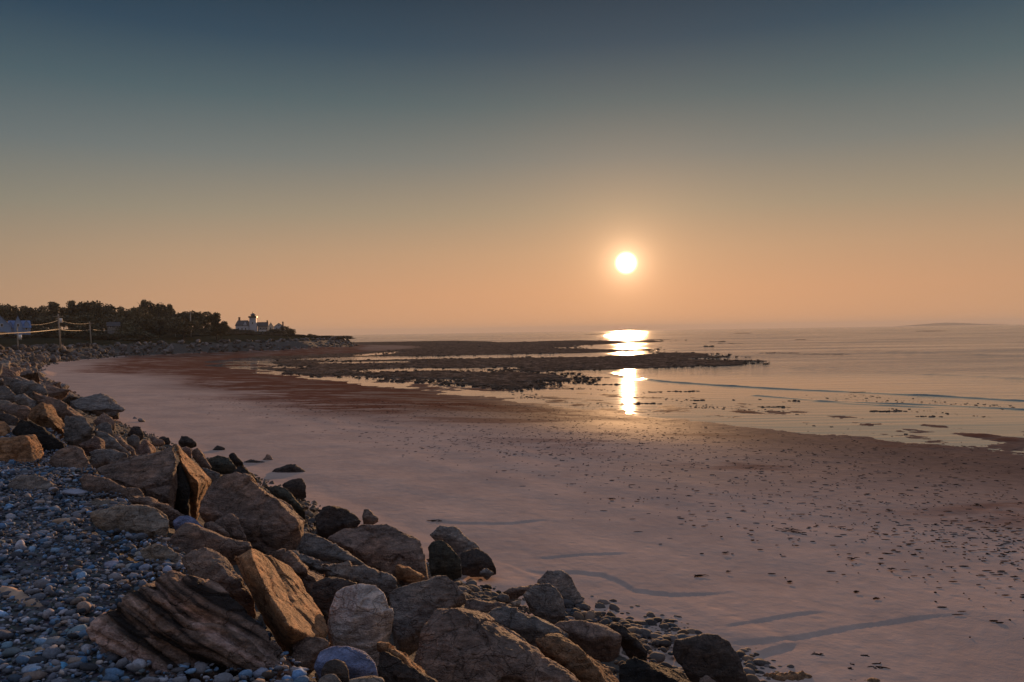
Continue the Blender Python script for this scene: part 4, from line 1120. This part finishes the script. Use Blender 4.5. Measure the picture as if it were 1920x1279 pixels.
# ------------------------------------------------------------------ rocks standing in the shallows
def ledge(px0, px1, py, hpx, label, n=8, name='rock_ledge', cat='rock'):
    """a low wet ledge between two photo columns at one waterline row"""
    a = plane_hit(px0, py, WL); b = plane_hit(px1, py, WL)
    L = math.hypot(b[0] - a[0], b[1] - a[1]); Y = (a[1] + b[1]) / 2; hm = hpx * Y / F
    r = random.Random(int(px0)); c = Vector(((a[0] + b[0]) / 2, (a[1] + b[1]) / 2, WL))
    VV, TT, off = [], [], 0
    for k in range(n):
        v, t = mesh_arrays(ROCKL[r.randrange(8)])
        u = (k + 0.5) / n + r.uniform(-.3, .3) / n
        sx = L / n * r.uniform(1.1, 1.9); sz = hm * r.uniform(0.7, 2.0) * (1.0 if 0.1 < u < 0.9 else .6)
        VV.append(v * np.array([sx, max(sx * .7, hm * 3), sz]) + np.array([(u - .5) * (b[0] - a[0]), (u - .5) * (b[1] - a[1]) + r.uniform(-.5, .5) * min(3 * hm, 2), 0.0]))
        TT.append(t + off); off += len(v)
    o = new_mesh(name, np.concatenate(VV), np.concatenate(TT), REEF, smooth=True); o.location = c
    return tag(o, label, cat, 'rocks in the shallows')
ledge(1320, 1336, 650, 6, 'dark humped rock in the water right of the reef tip', 2)
ledge(1333, 1358, 641, 3, 'low rock just beyond the dark humped rock in the water', 3)
ledge(1424, 1500, 662, 3.2, 'long low rock ledge in the water, left and thicker half', 9)
ledge(1490, 1592, 664, 2.0, 'thin tail of the long low rock ledge in the water', 9)
ledge(1345, 1395, 644, 1.6, 'thin rock ledge behind the dark humped rock', 6)
ledge(1383, 1408, 625, 2.0, 'small far rock in the sea right of the sun glitter', 4)
ledge(1496, 1512, 637, 1.6, 'pair of tiny rocks far out in the calm sea', 2)
ledge(1728, 1772, 621, 2.4, 'far dark rock near the horizon on the right', 4)
ledge(1134, 1178, 626, 2.0, 'dark rock line crossing the sun glitter near the horizon', 5)
ledge(1102, 1126, 627, 1.6, 'far rock left of the sun glitter near the horizon', 4)
ledge(1180, 1258, 637, 2.2, 'thin rock line at the right end of the reef under the sun', 9)
ledge(1630, 1700, 771, 5, 'row of dark stones in the wet flats on the right', 9)
ledge(1715, 1766, 781, 4, 'shorter row of dark stones right of the long row in the wet flats', 6)
ledge(1590, 1640, 736, 3, 'small rock bump on the swell line', 3)
ledge(1090, 1140, 708, 3.5, 'dark rock patch left of the sun path below the reef', 7)
ledge(1105, 1165, 721, 4, 'dark stony patch in the sun path shallows', 8)
ledge(1165, 1240, 757, 5, 'dark stony bar at the foot of the sun path', 10)
ledge(1214, 1243, 735, 3.5, 'short dark stone row right of the sun path', 5)
ledge(1250, 1312, 734, 4, 'longer dark stone row right of the short one beside the sun path', 8)
ledge(1300, 1322, 751, 4, 'low rock in the wet flats right of the stony bar', 3)
ledge(1372, 1378, 750, 3.5, 'single dark stone standing in the wet flats', 1)
ledge(1302, 1308, 757, 4, 'single stone beside the low rock in the wet flats', 1)
ledge(1423, 1428, 749, 4, 'lone stone left of the dark bank in the wet flats', 1)
ledge(1420, 1480, 763, 3.5, 'broken line of stones in the middle of the wet flats', 8)
ledge(1480, 1500, 752, 4, 'curved dark weed bank in the wet flats', 4)
ledge(1020, 1095, 729, 3.5, 'dark rocks at the near right corner of the reef', 9)

def shallows_stones():
    n = 9000
    pxs = RNG.uniform(960, 1930, n); v_ = RNG.random(n)
    pys = 716 + v_ * 30 + (pxs - 960) / 960 * (20 + 70 * v_)
    rr = [ray(a, b) for a, b in zip(pxs, pys)]
    X = np.array([(r.x, r.z) for r in rr]); t = (WL - EYE) / X[:, 1]; x, y = X[:, 0] * t, t
    den = sstep(0.12, 0.42, fbm(xy3(0.8 * x + 0.6 * y, -0.6 * x + 0.8 * y, 0.5, 0.12), 0.8, 4, 91))
    k = RNG.random(n) < den * 0.5; x, y = x[k], y[k]; n = len(x)
    s = 0.04 + 0.13 * RNG.random(n) ** 2.5
    scatter_mesh('shallows_stones', [mesh_arrays(m_) for m_ in ROCKL], np.stack([x, y, np.full(n, WL + 0.01)], 1), np.stack([s * 1.8, s * 1.6, s * .5], 1), 0.2, REEF, None)
shallows_stones()

# ------------------------------------------------------------------ far island
def island():
    c0 = at(1700, 607, 9000); c1 = at(1900, 607, 9000)
    n = 60; V, Fc = [], []
    for i in range(n):
        u = i / (n - 1)
        h = (18 * math.sin(math.pi * u) ** 0.6 + 16 * math.exp(-((u - .45) / .22) ** 2) + 4 * random.random() * math.sin(math.pi * u))
        x = c0.x + (c1.x - c0.x) * u
        V += [(x, 9000, WL - 2), (x, 9060, WL + h * .7), (x, 9200, WL + h), (x, 9500, WL - 2)]
    for i in range(n - 1):
        for k in range(3): Fc.append((i * 4 + k, i * 4 + k + 1, i * 4 + k + 5, i * 4 + k + 4))
    structure(new_mesh('island', V, Fc, HEADLAND, smooth=True))
island()

# ------------------------------------------------------------------ trees
def crown_mesh(kind, seed):
    r = np.random.default_rng(seed)
    V, Fc = [], []
    blobs = []
    if kind == 'broad':
        for k in range(16):
            a = r.uniform(0, 6.28); rad = 0.36 * math.sqrt(r.random()); z = r.uniform(0.34, 0.88)
            rad *= (1.25 - abs(z - .55) * 1.5)
            blobs.append((rad * math.cos(a), rad * math.sin(a), z, r.uniform(.11, .19), .8))
    elif kind == 'pine':
        for k in range(13):
            z = 0.38 + 0.58 * k / 12; a = r.uniform(0, 6.28); rad = r.uniform(.05, .30) * (1.15 - z * .75)
            blobs.append((rad * math.cos(a), rad * math.sin(a), z, r.uniform(.08, .14), .6))
    else:
        for k in range(12):
            a = r.uniform(0, 6.28); rad = 0.40 * math.sqrt(r.random()); z = r.uniform(0.06, 0.8) * (1 - rad * 0.8)
            blobs.append((rad * math.cos(a), rad * math.sin(a), z, r.uniform(.13, .2), .8))
    for (bx, by, bz, br, sq) in blobs:
        m = int(230 * (br / .14) ** 2)
        for _ in range(m):
            d = r.normal(size=3); d /= np.linalg.norm(d); q = np.array([bx, by, bz]) + d * br * r.uniform(.5, 1.32) * np.array([1, 1, sq])
            s = 0.026 * r.uniform(.6, 1.6); e1 = r.normal(size=3); e1 /= np.linalg.norm(e1); e2 = np.cross(e1, r.normal(size=3)); e2 /= np.linalg.norm(e2)
            b = len(V); V += [q - e1 * s, q + e2 * s * .7, q + e1 * s, q - e2 * s * .7]; Fc.append((b, b + 1, b + 2, b + 3))
    me = bpy.data.meshes.new('crown'); 
    o = new_mesh('crown', np.array(V), np.array(Fc), LEAF); me2 = o.data; bpy.data.objects.remove(o); bpy.data.meshes.remove(me)
    return me2
def trunk_mesh(kind, seed):
    r = random.Random(seed); mb = MB()
    top = .9 if kind == 'pine' else .6
    mb.tube([(0, 0, -.05), (r.uniform(-.01, .01), 0, .3), (r.uniform(-.02, .02), 0.01, top)], [.028, .022, .008], 7)
    for k in range(7):
        z = r.uniform(.28, top * .9); a = r.uniform(0, 6.28); L = r.uniform(.15, .3)
        mb.tube([(0, 0, z), (math.cos(a) * L * .5, math.sin(a) * L * .5, z + .06), (math.cos(a) * L, math.sin(a) * L, z + .15)], [.012, .008, .003], 5)
    o = mb.build('trunk', BARK); me = o.data; bpy.data.objects.remove(o); return me
CR = {k: [crown_mesh(k, i + 10 * j) for i in range(3)] for j, k in enumerate(('broad', 'pine', 'bush'))}
TR = {k: [trunk_mesh(k, i) for i in range(2)] for k in ('broad', 'pine', 'bush')}
KINDNAME = dict(broad='broadleaf_tree', pine='pine_tree', bush='bush')
def tree(px, top, wpx, kind, Y, label, group, base=None, tint=(0.105, 0.09, 0.056)):
    c = at(px, 630, Y)
    g = float(base_h(np.array([c.x]), np.array([Y]))[0]) if base is None else at(px, base, Y).z
    zt = at(px, top, Y).z; h = max(zt - g, 1.0)
    e = empty(KINDNAME[kind], (c.x, Y, g - 0.1), label, 'bush' if kind == 'bush' else 'tree', group)
    i = NB[0]; NB[0] += 1
    w = wpx * Y / F
    e.rotation_euler = (0, 0, random.uniform(0, 6.28))
    for nm, ms in (('trunk', TR), ('crown', CR)):
        o = bpy.data.objects.new(nm, ms[kind][i % len(ms[kind])]); COL.objects.link(o); o.parent = e
        k = w * (1.75 if kind == 'pine' else 1.35)
        o.scale = (k, k, h * 1.04)
        v = random.uniform(.7, 1.3); o.color = (tint[0] * v, tint[1] * v, tint[2] * v, 1)
TREES = [(-20, 568, 60, 'broad', 'round broadleaf tree cut by the left photo edge'), (18, 571, 44, 'broad', 'broadleaf tree behind the blue-shaded gabled house at the left edge'), (44, 578, 30, 'broad', 'low tree between two taller ones above the blue-shaded dormer house'),
         (66, 573, 40, 'broad', 'dense dark tree just right of the blue-shaded dormer house'), (84, 582, 26, 'broad', 'small tree left of the tall utility pole'), (103, 569, 32, 'pine', 'rounded pine behind the tallest utility pole'),
         (120, 580, 24, 'pine', 'short pine right of the tallest utility pole'), (133, 566, 22, 'pine', 'slim tall pine left of the widest tree crown'), (150, 572, 34, 'broad', 'tree joined to the left of the widest crown'),
         (172, 563, 58, 'broad', 'tree with the widest and highest crown of the wood'), (192, 572, 38, 'broad', 'tree sloping off the right of the widest crown'), (212, 584, 26, 'pine', 'short pine in the dip right of the widest crown'), (226, 579, 22, 'pine', 'small pine in the middle of the dip'),
         (243, 576, 36, 'broad', 'broad tree rising right of the dip'), (270, 565, 22, 'pine', 'pointed pine left of the twin peak'), (292, 565, 34, 'broad', 'airy tree forming the right twin peak'), (305, 574, 22, 'broad', 'tree on the right shoulder of the twin peak'),
         (320, 573, 22, 'pine', 'thin pine with a tufted top right of the twin peak'), (340, 584, 34, 'broad', 'rounded tree left of the pole near the headland'), (364, 583, 44, 'broad', 'rounded tree right behind the pole near the headland'),
         (386, 588, 36, 'broad', 'low tree descending towards the headland'), (406, 590, 26, 'pine', 'flat-topped pine near the end of the wood'), (414, 602, 24, 'broad', 'last tree of the wood beside the cream house'),
         (258, 580, 40, 'broad', 'mid wood tree filling the gap left of the twin peak'), (85, 592, 50, 'broad', 'lower tree in front of the tallest trees at the left'), (140, 590, 50, 'broad', 'lower tree under the slim tall pine'), (200, 594, 50, 'broad', 'lower tree under the widest crown'), (300, 592, 50, 'broad', 'lower tree under the twin peak'), (232, 596, 44, 'broad', 'dome-shaped tree in front of the dip'), (345, 598, 50, 'broad', 'lower tree behind the pole near the headland')]
for i, (px, top, w, k, lab) in enumerate(TREES):
    tree(px, top, w, k, 232 + (i * 37 % 40) if top < 589 else 222 + i % 7, lab, 'trees of the wood')
BUSH = [(-10, 620, 60), (60, 622, 50), (90, 616, 60), (120, 624, 50), (150, 612, 56), (185, 620, 60), (210, 615, 50), (240, 600, 40), (236, 616, 46), (262, 618, 50), (290, 610, 60), (318, 616, 50), (345, 612, 50), (372, 610, 50), (395, 614, 46), (300, 626, 60), (360, 626, 60), (130, 632, 60), (200, 630, 60), (60, 635, 50), (260, 630, 50), (30, 630, 50), (420, 622, 30), (385, 624, 40), (330, 604, 44), (280, 604, 44), (110, 604, 44), (170, 604, 50), (60, 606, 44), (-15, 606, 40)]
for i, (px, top, w) in enumerate(BUSH):
    tree(px, top, w, 'bush', (205 if px < 270 else 243) + (i * 13 % 16), 'dark bush in the thicket in front of the wood', 'bushes in front of the wood', tint=(0.10, 0.09, 0.055))
for px, top, w, Y, lab in [(446, 614, 28, 330, 'dark bush below the left wing of the lighthouse house'), (466, 617, 42, 320, 'dark bush below the lighthouse tower'), (500, 617, 40, 322, 'large round bush in front of the grey house'), (518, 614, 30, 325, 'bush between the grey house and the gabled white house'),
                           (536, 609, 32, 345, 'round bush on the right side of the gabled white house'), (548, 613, 20, 345, 'small bush at the right end of the houses'), (560, 626, 24, 330, 'low bush on the slope right of the houses'), (582, 625, 16, 320, 'small dome-shaped bush alone on the headland'),
                           (600, 630, 40, 310, 'low scrub on the headland tip'), (640, 628, 40, 300, 'scrub mound at the very end of the headland'), (428, 612, 26, 335, 'bush left of the cream house')]:
    tree(px, top, w, 'bush', Y, lab, None, tint=(0.08, 0.068, 0.045))

SCRUB = [(395, 634, 46, 262), (430, 634, 46, 268), (452, 633, 40, 285), (480, 632, 46, 290), (515, 633, 46, 290), (548, 633, 40, 292), (575, 634, 36, 292), (605, 634, 40, 290), (628, 635, 30, 288), (370, 636, 40, 255), (410, 628, 40, 300), (470, 629, 40, 312), (555, 630, 30, 305)]
for px, top, w, Y in SCRUB:
    tree(px, top, w, 'bush', Y, 'low dark scrub on the open headland slope above the far bank', 'scrub on the headland slope', tint=(0.075, 0.062, 0.042))

def reef_stones():
    n = 26000
    pxs = RNG.uniform(520, 1445, n); pys = RNG.uniform(634, 732, n)
    rr = [ray(a, b) for a, b in zip(pxs, pys)]
    X = np.array([(r.x, r.z) for r in rr]); t = (WL + .1 - EYE) / X[:, 1]; x, y = X[:, 0] * t, t
    m = np.full(n, -1e9)
    for P in REEFS: m = np.maximum(m, -poly_sd(x, y, P))
    m = m / np.hypot(x, y) * 100 + fbm(xy3(x, y), 0.12, 3, 81) * 3
    for P in POOLS: m = np.minimum(m, poly_sd(x, y, P))
    k = (m > -1.2) & (RNG.random(n) < 0.62) & (y < 420); x, y = x[k], y[k]; n = len(x)
    s = (0.12 + 0.6 * RNG.random(n) ** 4) * (0.6 + y / 260)
    sz = np.stack([s * 1.3, s * 1.3, s * 0.65], 1)
    c = np.array([(0.042, 0.031, 0.024)]) * RNG.uniform(0.4, 2.0, (n, 1))
    o = scatter_mesh('reef_stones', [mesh_arrays(m_) for m_ in ROCKL], np.stack([x, y, np.full(n, WL + 0.05) + 0.05 * RNG.random(n)], 1), sz, 0.15, REEF, None)
reef_stones()

# ------------------------------------------------------------------ houses
def gable_house(root, name, x0, x1, y0, y1, zb, ze, zr, wall, roof, axis='x', over=0.25, hip=0.0):
    """walls plus a pitched roof; local x runs to the right in the photo, y away from it"""
    mb = MB()
    if axis == 'x':
        ym = (y0 + y1) / 2; V = [(x0, y0, zb), (x1, y0, zb), (x1, y1, zb), (x0, y1, zb), (x0, y0, ze), (x1, y0, ze), (x1, y1, ze), (x0, y1, ze), (x0, ym, zr - .12), (x1, ym, zr - .12)]
        mb.solid(V, [(0, 1, 5, 4), (2, 3, 7, 6), (1, 2, 6, 9, 5), (3, 0, 4, 8, 7), (3, 2, 1, 0)])
        k = (zr - ze) / (ym - y0)
        A = [(x0 - over, y0 - over, ze - k * over), (x1 + over, y0 - over, ze - k * over), (x1 + over - hip, ym, zr), (x0 - over + hip, ym, zr), (x1 + over, y1 + over, ze - k * over), (x0 - over, y1 + over, ze - k * over)]
        t = .14
    else:
        xm = (x0 + x1) / 2; V = [(x0, y0, zb), (x1, y0, zb), (x1, y1, zb), (x0, y1, zb), (x0, y0, ze), (x1, y0, ze), (x1, y1, ze), (x0, y1, ze), (xm, y0, zr - .12), (xm, y1, zr - .12)]
        mb.solid(V, [(0, 1, 5, 8, 4), (2, 3, 7, 9, 6), (1, 2, 6, 5), (3, 0, 4, 7), (3, 2, 1, 0)])
        k = (zr - ze) / (xm - x0)
        A = [(x0 - over, y1 + over, ze - k * over), (x0 - over, y0 - over, ze - k * over), (xm, y0 - over + hip, zr), (xm, y1 + over - hip, zr), (x1 + over, y0 - over, ze - k * over), (x1 + over, y1 + over, ze - k * over)]
        t = .14
    w = mb.build('wall', wall, root)
    rb = MB(); A2 = [(a, b, c + t) for a, b, c in A]
    rb.solid(A + A2, [(6, 7, 8, 9), (9, 8, 10, 11), (3, 2, 1, 0), (5, 4, 2, 3), (0, 1, 7, 6), (4, 5, 11, 10), (1, 2, 8, 7), (2, 4, 10, 8), (5, 3, 9, 11), (3, 0, 6, 9)])
    r = rb.build('roof', roof, root)
    return w, r
def window(root, x, z, w, h, y):
    f = MB().box(x - w / 2 - .08, x + w / 2 + .08, y - .06, y, z - h / 2 - .08, z + h / 2 + .08).build('window', TRIM, root)
    MB().box(x - w / 2, x + w / 2, y - .085, y - .062, z - h / 2, z + h / 2).build('pane', GLASS, f)
def chimney(roof, x, y, z0, z1, w=.7):
    MB().box(x - w / 2, x + w / 2, y - w / 2, y + w / 2, z0, z1).box(x - w / 2 - .08, x + w / 2 + .08, y - w / 2 - .08, y + w / 2 + .08, z1, z1 + .15).build('chimney', BRICK, roof)
def house_root(px, py, Y, name, label, cat='house', turn=0.0):
    p = at(px, py, Y); az = math.atan2(p.x, p.y)
    return empty(name, p, label, cat, None, -az + turn), Y / F
def houses():
    # lighthouse with its keeper's wing
    e, u = house_root(475, 622, 380, 'lighthouse', 'white lighthouse tower with a dark lantern and a pitched-roof keeper wing on the headland', 'lighthouse', R(-9))
    w = 6.6 * u
    MB().solid([(-w, -w, -3), (w, -w, -3), (w, w, -3), (-w, w, -3), (-w * .88, -w * .88, 26 * u - .0), (w * .88, -w * .88, 26 * u), (w * .88, w * .88, 26 * u), (-w * .88, w * .88, 26 * u)], [(3, 2, 1, 0), (4, 5, 6, 7), (0, 1, 5, 4), (1, 2, 6, 5), (2, 3, 7, 6), (3, 0, 4, 7)]).build('tower', WHITEWALL, e)
    MB().box(-w * 1.12, w * 1.12, -w * 1.12, w * 1.12, 26 * u + .003, 27 * u).box(-w * 1.12, w * 1.12, -w * 1.12, -w * 1.05, 27 * u, 29 * u).box(-w * 1.12, w * 1.12, w * 1.05, w * 1.12, 27 * u, 29 * u).box(-w * 1.12, -w * 1.05, -w * 1.04, w * 1.04, 27 * u, 29 * u).box(w * 1.05, w * 1.12, -w * 1.04, w * 1.04, 27 * u, 29 * u).build('gallery', IRON, e)
    n = 8; V, Fc = [], []
    def ring(r, z): V.extend([(r * math.cos(6.2832 * k / n + .39), r * math.sin(6.2832 * k / n + .39), z) for k in range(n)])
    ring(4.2 * u, 27.02 * u); ring(4.0 * u, 31 * u)
    Fc = [(k, (k + 1) % n, n + (k + 1) % n, n + k) for k in range(n)] + [tuple(reversed(range(n))), tuple(range(n, 2 * n))]
    MB().solid(V, Fc).build('lantern', GLASS, e)
    V = []; ring(5.6 * u, 31.05 * u); ring(2.6 * u, 33.6 * u); ring(.9 * u, 35 * u); ring(.25 * u, 38 * u)
    Fc = [(j * n + k, j * n + (k + 1) % n, (j + 1) * n + (k + 1) % n, (j + 1) * n + k) for j in range(3) for k in range(n)] + [tuple(reversed(range(n))), tuple(range(3 * n, 4 * n))]
    MB().solid(V, Fc).build('lantern_roof', IRON, e)
    wl, rf = gable_house(e, 'wing', -30 * u, -7.2 * u, -9 * u, 14 * u, -3, 12 * u, 21 * u, WHITEWALL, DARKROOF, 'x', hip=3 * u)
    chimney(rf, -25 * u, 3 * u, 18 * u, 27 * u, .9)
    for x in (-25, -18.5, -12): window(e, x * u, 5.5 * u, 2.0 * u, 3.6 * u, -9 * u - .003)
    d = MB().solid([(-17 * u, -9.6 * u, 11 * u), (-9.5 * u, -9.6 * u, 11 * u), (-13.2 * u, -9.6 * u, 18 * u), (-17 * u, 0, 11 * u), (-9.5 * u, 0, 11 * u), (-13.2 * u, 0, 18 * u)], [(0, 1, 2), (3, 5, 4), (0, 2, 5, 3), (1, 4, 5, 2), (0, 3, 4, 1)]).build('dormer', WHITEWALL, e)
    window(e, 0, 16 * u, 2.2 * u, 3.4 * u, -w * .935)
    # grey house right of the tower
    e, u = house_root(496, 622, 384, 'house', 'dark grey house with two gables directly right of the lighthouse tower')
    wl, rf = gable_house(e, 'main', -12 * u, 6 * u, -7 * u, 8 * u, -3, 11 * u, 17.5 * u, GREYWALL, DARKROOF, 'x')
    chimney(rf, 5.2 * u, 0, 13 * u, 20.5 * u, .7)
    gable_house(e, 'cross', 6.4 * u, 16 * u, -8 * u, 6 * u, -3, 9 * u, 17 * u, CREAMWALL, DARKROOF, 'y')
    for x in (-7, -1, 4): window(e, x * u, 6 * u, 2.2 * u, 3.6 * u, -7 * u - .003)
    MB().box(-10 * u, 3 * u, -11 * u, -7.3 * u, -3, 2.4 * u).build('porch', TRIM, e)
    window(e, 11 * u, 6 * u, 2.4 * u, 3.4 * u, -8 * u - .003)
    # white gabled house
    e, u = house_root(523, 619, 372, 'house', 'small gabled house with a tall chimney at the right end of the headland houses')
    wl, rf = gable_house(e, 'main', -9 * u, 9 * u, -7 * u, 8 * u, -3, 6 * u, 13 * u, WHITEWALL, DARKROOF, 'y')
    chimney(rf, 7.3 * u, 0, 6 * u, 15 * u, .7)
    for x in (-4, 4): window(e, x * u, 3.2 * u, 2.2 * u, 2.8 * u, -7 * u - .003)
    window(e, 0, 8.6 * u, 1.8 * u, 2.4 * u, -7 * u - .003)
    # cream house half hidden at the end of the wood
    e, u = house_root(416, 627, 345, 'house', 'cream house with a low annex half hidden between the wood and the lighthouse')
    wl, rf = gable_house(e, 'main', -6 * u, 7 * u, -5 * u, 8 * u, -3, 9 * u, 15 * u, CREAMWALL, GREYWALL, 'y')
    gable_house(e, 'annex', 7.4 * u, 23 * u, -4 * u, 6 * u, -3, 4.2 * u, 7.5 * u, CREAMWALL, GREYWALL, 'x')
    for x in (-2.8, 3.4): window(e, x * u, 3.5 * u, 2.2 * u, 3 * u, -5 * u - .003)
    for x in (11, 15, 19): window(e, x * u, 2 * u, 1.9 * u, 2 * u, -4 * u - .003)
    # whitish houses at the left edge, blue shade put into their colours
    e, u = house_root(0, 618, 205, 'house', 'whitish gabled house with blue shade in its colour, cut by the left photo edge')
    gable_house(e, 'main', -22 * u, 17 * u, -10 * u, 10 * u, -3, 6 * u, 29 * u, BLUESHADEWALL, BLUESHADEROOF, 'y')
    window(e, 3 * u, 8 * u, 3 * u, 5 * u, -10 * u - .003)
    e, u = house_root(37, 618, 208, 'house', 'whitish house with blue shade in its colour, a pointed middle gable and two dormers')
    wl, rf = gable_house(e, 'main', -18 * u, 17 * u, -6 * u, 10 * u, -3, 5 * u, 16 * u, BLUESHADEWALL, BLUESHADEROOF, 'x', hip=2 * u)
    gable_house(e, 'gable', -9 * u, 4 * u, -8 * u, 4 * u, -2.8, 8 * u, 26 * u, BLUESHADEWALL, BLUESHADEROOF, 'y', over=.12)
    gable_house(e, 'dormer', -17 * u, -11.5 * u, -6.6 * u, 2 * u, 5 * u, 10 * u, 15 * u, BLUESHADEWALL, BLUESHADEROOF, 'y', over=.1)
    gable_house(e, 'dormer', 7.5 * u, 14 * u, -6.6 * u, 2 * u, 5 * u, 11 * u, 16 * u, BLUESHADEWALL, BLUESHADEROOF, 'y', over=.1)
    window(e, -2.5 * u, 8 * u, 3 * u, 5 * u, -8 * u - .003)
    for x in (-14, 10.5): window(e, x * u, 1.5 * u, 3 * u, 4 * u, -6 * u - .003)
    e, u = house_root(214, 614, 216, 'house', 'small grey house roof showing inside the dark wood')
    wl, rf = gable_house(e, 'main', -11 * u, 9 * u, -6 * u, 8 * u, -3, 3 * u, 9.5 * u, GREYWALL, DARKROOF, 'x')
    window(e, -6 * u, 1 * u, 3 * u, 3 * u, -6 * u - .003); window(e, 5 * u, 1 * u, 3 * u, 3 * u, -6 * u - .003)
houses()

# ------------------------------------------------------------------ utility poles and cables
def pole(px, top, base, Y, r, label, arms=(), drum=None, lean=0.0):
    b = at(px + lean, base, Y); t = at(px, top, Y)
    e = empty('utility_pole', b, label, 'utility pole', 'utility poles along the bank')
    d = t - b
    MB().tube([(0, 0, -2.5), tuple(d)], [r, r * .75], 8).build('post', POLEWOOD, e, True)
    for z in arms:
        MB().box(d.x * z - 1.1, d.x * z + 1.1, -.09 - r, .09 - r, d.z * z - .07, d.z * z + .07).build('crossarm', POLEWOOD, e)
    if drum:
        c = Vector((d.x * drum + .55, -.1, d.z * drum)); MB().tube([c - Vector((0, 0, .5)), c + Vector((0, 0, .5))], .28, 10).build('transformer', TRIM, e, True)
    return b, t
P1 = pole(109, 589, 650, 165, .19, 'tallest utility pole with a transformer drum in front of the wood', (.93,), .8, 5.5)
P2 = pole(168, 603, 645, 190, .17, 'second shorter utility pole right of the tallest one', (.92,), None, 4)
P3 = pole(32, 614, 655, 150, .16, 'short utility pole with a small white box below the blue-shaded houses', (), .55, 3)
P4 = pole(357, 585, 630, 236, .22, 'slim pale pole against the rounded trees near the headland', (.95,), None, 1)
P5 = pole(329, 612, 630, 236, .12, 'faint short pole left of the slim pale pole', ())
def cable(a, b, Y0, Y1, sag, rad, label, n=16):
    A, Bv = at(a[0], a[1], Y0), at(b[0], b[1], Y1)
    pts = [A.lerp(Bv, k / n) - Vector((0, 0, sag * 4 * (k / n) * (1 - k / n))) for k in range(n + 1)]
    o = MB().tube([p - A for p in pts], rad, 6).build('cable', WIRE, None, True); o.location = A
    tag(o, label, 'cable', 'cables between the utility poles')
cable((-40, 628), (110.5, 618), 120, 164.7, .15, .05, 'thick pale cable sagging from the left photo edge to the tallest pole')
cable((-40, 625), (110.5, 616.5), 118, 164.5, .3, .035, 'thin cable just above the thick pale one at the left')
cable((112, 618), (170, 618.5), 165, 189.7, .25, .055, 'thick pale cable between the tallest pole and the second pole')
cable((172, 618), (222, 617.5), 190, 212, .3, .055, 'thick pale cable from the second pole to the thicket')
cable((56, 609), (109.5, 600), 140, 164.6, .35, .025, 'thin high cable left of the tallest pole')
cable((110, 600), (168.5, 606), 164.6, 189.6, .5, .025, 'thin high cable between the two main poles')

# ------------------------------------------------------------------ sea air
def haze():
    mb = MB().box(-13000, 13000, -60, 12500, -6, 70)
    m = bpy.data.materials.new('sea_haze'); m.use_nodes = True; m.node_tree.nodes.clear(); g = NG(m.node_tree)
    v = g.n('ShaderNodeVolumePrincipled'); v.inputs['Color'].default_value = (0.95, 0.92, 0.88, 1); v.inputs['Density'].default_value = 1.15e-4; v.inputs['Anisotropy'].default_value = 0.0
    out = g.n('ShaderNodeOutputMaterial'); g.link(v.outputs[0], out.inputs['Volume'])
    stuff(mb.build('haze', m))
haze()
